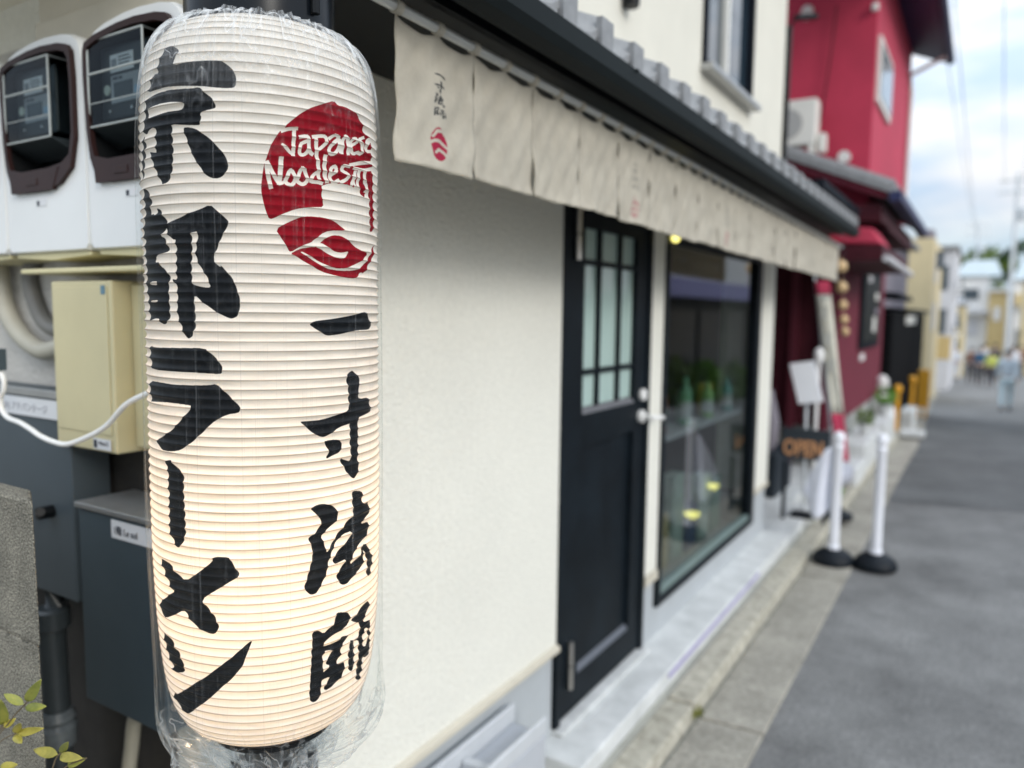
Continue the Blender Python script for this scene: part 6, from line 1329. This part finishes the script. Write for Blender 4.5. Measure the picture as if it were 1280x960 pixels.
# hill and trees
b=MB(); nu,nv=40,12
def P(i,j):
    x=-80+160*i/39; v=j/11; h=9.5*sin(pi*v*.5)*(.55+.25*sin(x*.05+1)+.2*sin(x*.13)); return (x,110+60*v,-3+max(0,h)*.75)
st(b.grid(P,nu,nv).build('hill',M['tree'],smooth='all'))
for i,(x,y,z,r,l) in enumerate(((-.6,90,6.3,2.6,'round bright green tree on the hill behind the white house'),(1.0,92,6.9,2.0,'taller dark green tree beside the utility pole'),(6,95,4.4,3.2,'broad green tree far right beyond the shop row'))):
    t=thing('hill_tree',l,'tree',(x,y,-2),'trees on the hill at the lane end')
    tb2=MB().tube([(x,y,-2),(x+.1,y,z-r*.6),(x+.2,y,z)],[.22,.15,.06],8); 
    for a in range(5): tb2.tube([(x+.1,y,z-r*.6),(x+cos(a*1.26)*r*.6,y+sin(a*1.26)*r*.6,z+r*.2)],[.08,.03],6)
    tb2.build('trunk',M['bark'],t,smooth=True)
    rr=random.Random(20+i); c=MB()
    for q in range(14):
        cx2,cy2,cz2=x+rr.gauss(0,r*.42),y+rr.gauss(0,r*.42),z+rr.gauss(0,r*.36)
        for k in range(90):
            d=Vector((rr.gauss(0,1),rr.gauss(0,1),rr.gauss(0,1))).normalized()*r*.38*rr.uniform(.5,1); p=Vector((cx2,cy2,cz2))+d
            a=Vector((rr.gauss(0,1),rr.gauss(0,1),rr.gauss(0,1))).normalized(); s=.30; q2=a.cross(Vector((.3,.2,1))).normalized(); n0=len(c.v); c.v+=[tuple(p-a*s),tuple(p+q2*s*.6),tuple(p+a*s),tuple(p-q2*s*.6)]; c.f.append((n0,n0+1,n0+2,n0+3))
    c.build('crown',mat('crown_%d'%i,(.07,.15,.03) if i==0 else (.04,.10,.04),.8,.4,2,col2=(.28,.36,.06) if i==0 else (.10,.20,.08)),t,fix=False)
# utility poles and wires
def upole(x,y,top,l):
    t=thing('utility_pole',l,'pole',(x,y,gz(y)),'utility poles along the lane')
    MB().tube([(x,y,gz(y)),(x,y,top)],[.11,.08],12).build('pole_shaft',M['polegrey'],t,smooth=True)
    for dz in (.3,.9): 
        MB().box(x-.8,x+.8,y-.05,y+.05,top-dz-.08,top-dz).build('crossarm',M['polegrey'],t)
        for u in (-.7,-.25,.25,.7): MB().lathe([(.04,0),(.05,.05),(.03,.12)],(x+u,y,top-dz),8).build('insulator',M['offw'],t,smooth=True)
    MB().lathe([(.17,0),(.2,.05),(.2,.6),(.15,.66)],(x+.3,y,top-2.3),12).build('transformer',M['polegrey'],t,smooth=True)
    return t
upole(1.02,45,8.6,'grey utility pole with crossarms at the right of the lane end')
upole(-.75,66,8.6,'thin distant utility pole above the white house roof')
for i,(a,c,l) in enumerate((((-.5,-5,5.6),(-.75,66,7.5),'lowest overhead cable along the lane'),((.9,-5,5.9),(1.0,45,7.6),'rightmost overhead cable along the lane'),((-.9,-5,6.6),(-.9,66,8.0),'left overhead cable along the lane'),((-.35,-5,6.3),(.5,45,7.9),'middle overhead cable along the lane'),((.1,-5,6.9),(1.2,45,8.4),'right overhead cable along the lane'))):
    pts=[(a[0]+(c[0]-a[0])*u,a[1]+(c[1]-a[1])*u,a[2]+(c[2]-a[2])*u-1.2*4*u*(1-u)*.5) for u in np.linspace(0,1,24)]
    tag(MB().tube(pts,.007,6).build('overhead_cable',M['wire'],smooth=True),l,'cable','overhead cables')
# ------------------------------------------------------------------ people in the lane
def person(label,x,y,h,faceaz,shirt,trous,step=.0,bagc=None,hairc=None):
    g0=gz(y); t=thing('person',label,'person',(x,y,g0)); s=h/1.70
    ca,sa=cos(faceaz),sin(faceaz)
    def W_(p): # local: x right, y forward
        return (x+(p[0]*ca-p[1]*sa)*s, y+(p[0]*sa+p[1]*ca)*s, g0+p[2]*s)
    def skin(name,verts,edges,rad,m,lev=1,root=0):
        me=bpy.data.meshes.new(name); me.from_pydata([W_(v) for v in verts],edges,[]); me.materials.append(m)
        o=bpy.data.objects.new(name,me); link(o); par(o,t)
        md=o.modifiers.new('skin','SKIN'); md.use_smooth_shade=True
        for i,r in enumerate(rad): me.skin_vertices[0].data[i].radius=(r[0]*s,r[1]*s) if isinstance(r,tuple) else (r*s,r*s)
        for i in range(len(verts)): me.skin_vertices[0].data[i].use_root=(i==root)
        o.modifiers.new('sub','SUBSURF').levels=lev; o.modifiers['sub'].render_levels=lev
        return o
    f=step
    V=[(0,0,.92),(0,0,1.12),(0,0,1.34),(0,.0,1.45),(0,.01,1.52),(0,.03,1.60),(0,.02,1.66),
       (.09,0,.88),(.10,.16*f,.50),(.10,.22*f-.06*abs(f),.09),(.10,.22*f+.14,.03),
       (-.09,0,.88),(-.10,-.10*f,.50),(-.10,-.32*f,.09+.03*abs(f)),(-.10,-.32*f+.14,.03),
       (.18,0,1.39),(.23,-.06*f,1.12),(.24,.06-.10*f,.88),(.24,.08-.12*f,.79),
       (-.18,0,1.39),(-.23,.06*f,1.12),(-.24,.06+.14*f,.88),(-.24,.08+.16*f,.79)]
    E=[(0,1),(1,2),(2,3),(3,4),(4,5),(5,6),(0,7),(7,8),(8,9),(9,10),(0,11),(11,12),(12,13),(13,14),(2,15),(15,16),(16,17),(17,18),(2,19),(19,20),(20,21),(21,22)]
    Rr=[(.12,.09),(.11,.08),(.13,.09),.055,.05,(.075,.09),(.06,.07),.075,.052,.035,.035,.075,.052,.035,.035,.048,.036,.026,.035,.048,.036,.026,.035]
    skin('body',V,E,Rr,M['skin'],2)
    skin('shirt',[(0,0,.90),(0,0,1.12),(0,0,1.35),(0,0,1.44),(.19,0,1.39),(.24,-.06*f,1.12),(.245,.05-.09*f,.92),(-.19,0,1.39),(-.24,.06*f,1.12),(-.245,.05+.12*f,.92)],[(0,1),(1,2),(2,3),(2,4),(4,5),(5,6),(2,7),(7,8),(8,9)],[(.155,.12),(.145,.11),(.155,.115),.07,.065,.055,.045,.065,.055,.045],shirt,2)
    skin('trousers',[(0,0,.95),(.09,0,.86),(.10,.16*f,.50),(.10,.22*f-.06*abs(f),.10),(-.09,0,.86),(-.10,-.10*f,.50),(-.10,-.32*f,.12)],[(0,1),(1,2),(2,3),(0,4),(4,5),(5,6)],[(.145,.11),.095,.075,.06,.095,.075,.06],trous,2)
    hb=MB(); c=W_((0,.015,1.615))
    hb.lathe([(.001,.108*s),(.06*s,.09*s),(.092*s,.04*s),(.094*s,0),(.085*s,-.03*s),(.08*s,-.03*s)][::-1],c,16).build('hair',hairc or M['hair'],t,smooth='all')
    for sx_ in (1,-1):
        a=W_((sx_*.10,(.22*f-.06*abs(f) if sx_>0 else -.32*f)-.06,.0)); b_=W_((sx_*.10,(.22*f-.06*abs(f) if sx_>0 else -.32*f)+.17,.0))
        MB().tube([(a[0],a[1],a[2]+.045*s),(b_[0],b_[1],b_[2]+.035*s)],[.05*s,.04*s],10).build('shoe',M['slate'],t,smooth=True)
    e=MB()
    for sx_ in (.03,-.03): q=W_((sx_,.118,1.60)); e.box(q[0]-.008,q[0]+.008,q[1]-.008,q[1]+.008,q[2]-.005,q[2]+.005)
    e.build('eyes',M['ink'],t); q=W_((0,.125,1.575)); MB().lathe([(.014,-.02),(.012,.0),(.003,.025)],q,8).build('nose',M['skin'],t,smooth=True)
    if bagc:
        q=W_((.34,.05,.80)); MB().hexa([(q[0]-.16*s,q[1]-.06,q[2]-.26*s),(q[0]+.16*s,q[1]-.06,q[2]-.26*s),(q[0]+.16*s,q[1]+.06,q[2]-.26*s),(q[0]-.16*s,q[1]+.06,q[2]-.26*s),(q[0]-.12*s,q[1]-.03,q[2]+.06*s),(q[0]+.12*s,q[1]-.03,q[2]+.06*s),(q[0]+.12*s,q[1]+.03,q[2]+.06*s),(q[0]-.12*s,q[1]+.03,q[2]+.06*s)]).build('held_bag',bagc,None,bevel=.02)
        bpy.data.objects[bpy.data.objects.keys()[-1]] 
    return t
lightb=mat('pale_blue_cloth',(.52,.60,.66),.85,.06,9); lightt=mat('pale_aqua_cloth',(.50,.62,.66),.85,.06,9); navy_=mat('deep_blue_cloth',(.02,.09,.18),.85,.1,9); lime=mat('lime_cloth',(.50,.55,.12),.8,.1,9); brown_=mat('brown_cloth',(.20,.09,.05),.85,.1,9); dkc=mat('dark_grey_cloth',(.05,.05,.06),.85,.1,9); whitec=mat('white_cloth',(.70,.71,.74),.85,.05,9)
person('person in pale blue shirt and pale aqua trousers walking down the lane, nearest of all',.62,24,1.62,.0,lightb,lightt,.75)
person('person in a deep blue top and dark trousers far down the lane',-.02,38,1.6,.2,navy_,dkc,.4)
person('person in a brown top at the left of the far group',-.36,39,1.55,-.2,brown_,dkc,.3)
person('person in a lime yellow top and grey trousers far down the lane',.36,37,1.45,.1,lime,dkc,.4)
person('person in dark grey clothes behind the lime topped one',.55,44,1.7,.1,dkc,dkc,.3)
person('person in white clothes near the right edge of the far group',1.25,42,1.65,3.0,whitec,lightb,.4)
person('person in a pale shirt and dark trousers between the others far down the lane',.15,46,1.66,.1,whitec,dkc,.3)
person('person in brown clothes at the right edge of the lane end',1.7,46,1.62,.2,brown_,dkc,.3)
person('person in white clothes standing by the left side of the lane end',-.98,41,1.55,2.6,whitec,whitec,.1)
# ------------------------------------------------------------------ other side of the lane (seen mirrored in the shop window)
op=thing('opposite_shop','white shop across the lane with lavender awning and dark front','building',(4,18,gz(18)))
MB().box(3.0,7,13.2,21.0,2.0,5.0).build('upper_wall',M['offw'],op); MB().box(3.0,7,21.01,24,2.0,5.0).build('upper_wall',mat('dusty_pink_render',(.55,.38,.38),.85),op)
MB().hexa([(2.7,12.8,1.95),(3.0,12.8,1.95),(3.0,24,1.95),(2.7,24,1.95),(2.9,12.8,2.35),(2.999,12.8,2.35),(2.999,24,2.35),(2.9,24,2.35)]).build('awning',mat('lavender_awning',(.22,.21,.36),.8),op)
MB().box(3.3,7,13.2,24,-1.2,1.99).build('shop_front',M['slate'],op)
for k in range(5): MB().box(3.22,3.29,13.4+k*2.1,15.2+k*2.1,.0,1.7).build('window',mat('grey_glass_%d'%k,(.04,.045,.05),.3),op)
MB().box(3.0,3.2,2.0,12.7,0,1.1).build('garden_wall',M['mauve'],op)
for i in range(4):
    leafball('hedge_bush',(2.9,15+i*2.1,.35+gz(15+i*2.1)),.75,420,M['green' if i%2 else 'tree'],.09,'%s green bush in front of the opposite shop'%(['nearest','second','third','farthest'][i]),'bush',seed=30+i,sq=(.5,1.1,.9))
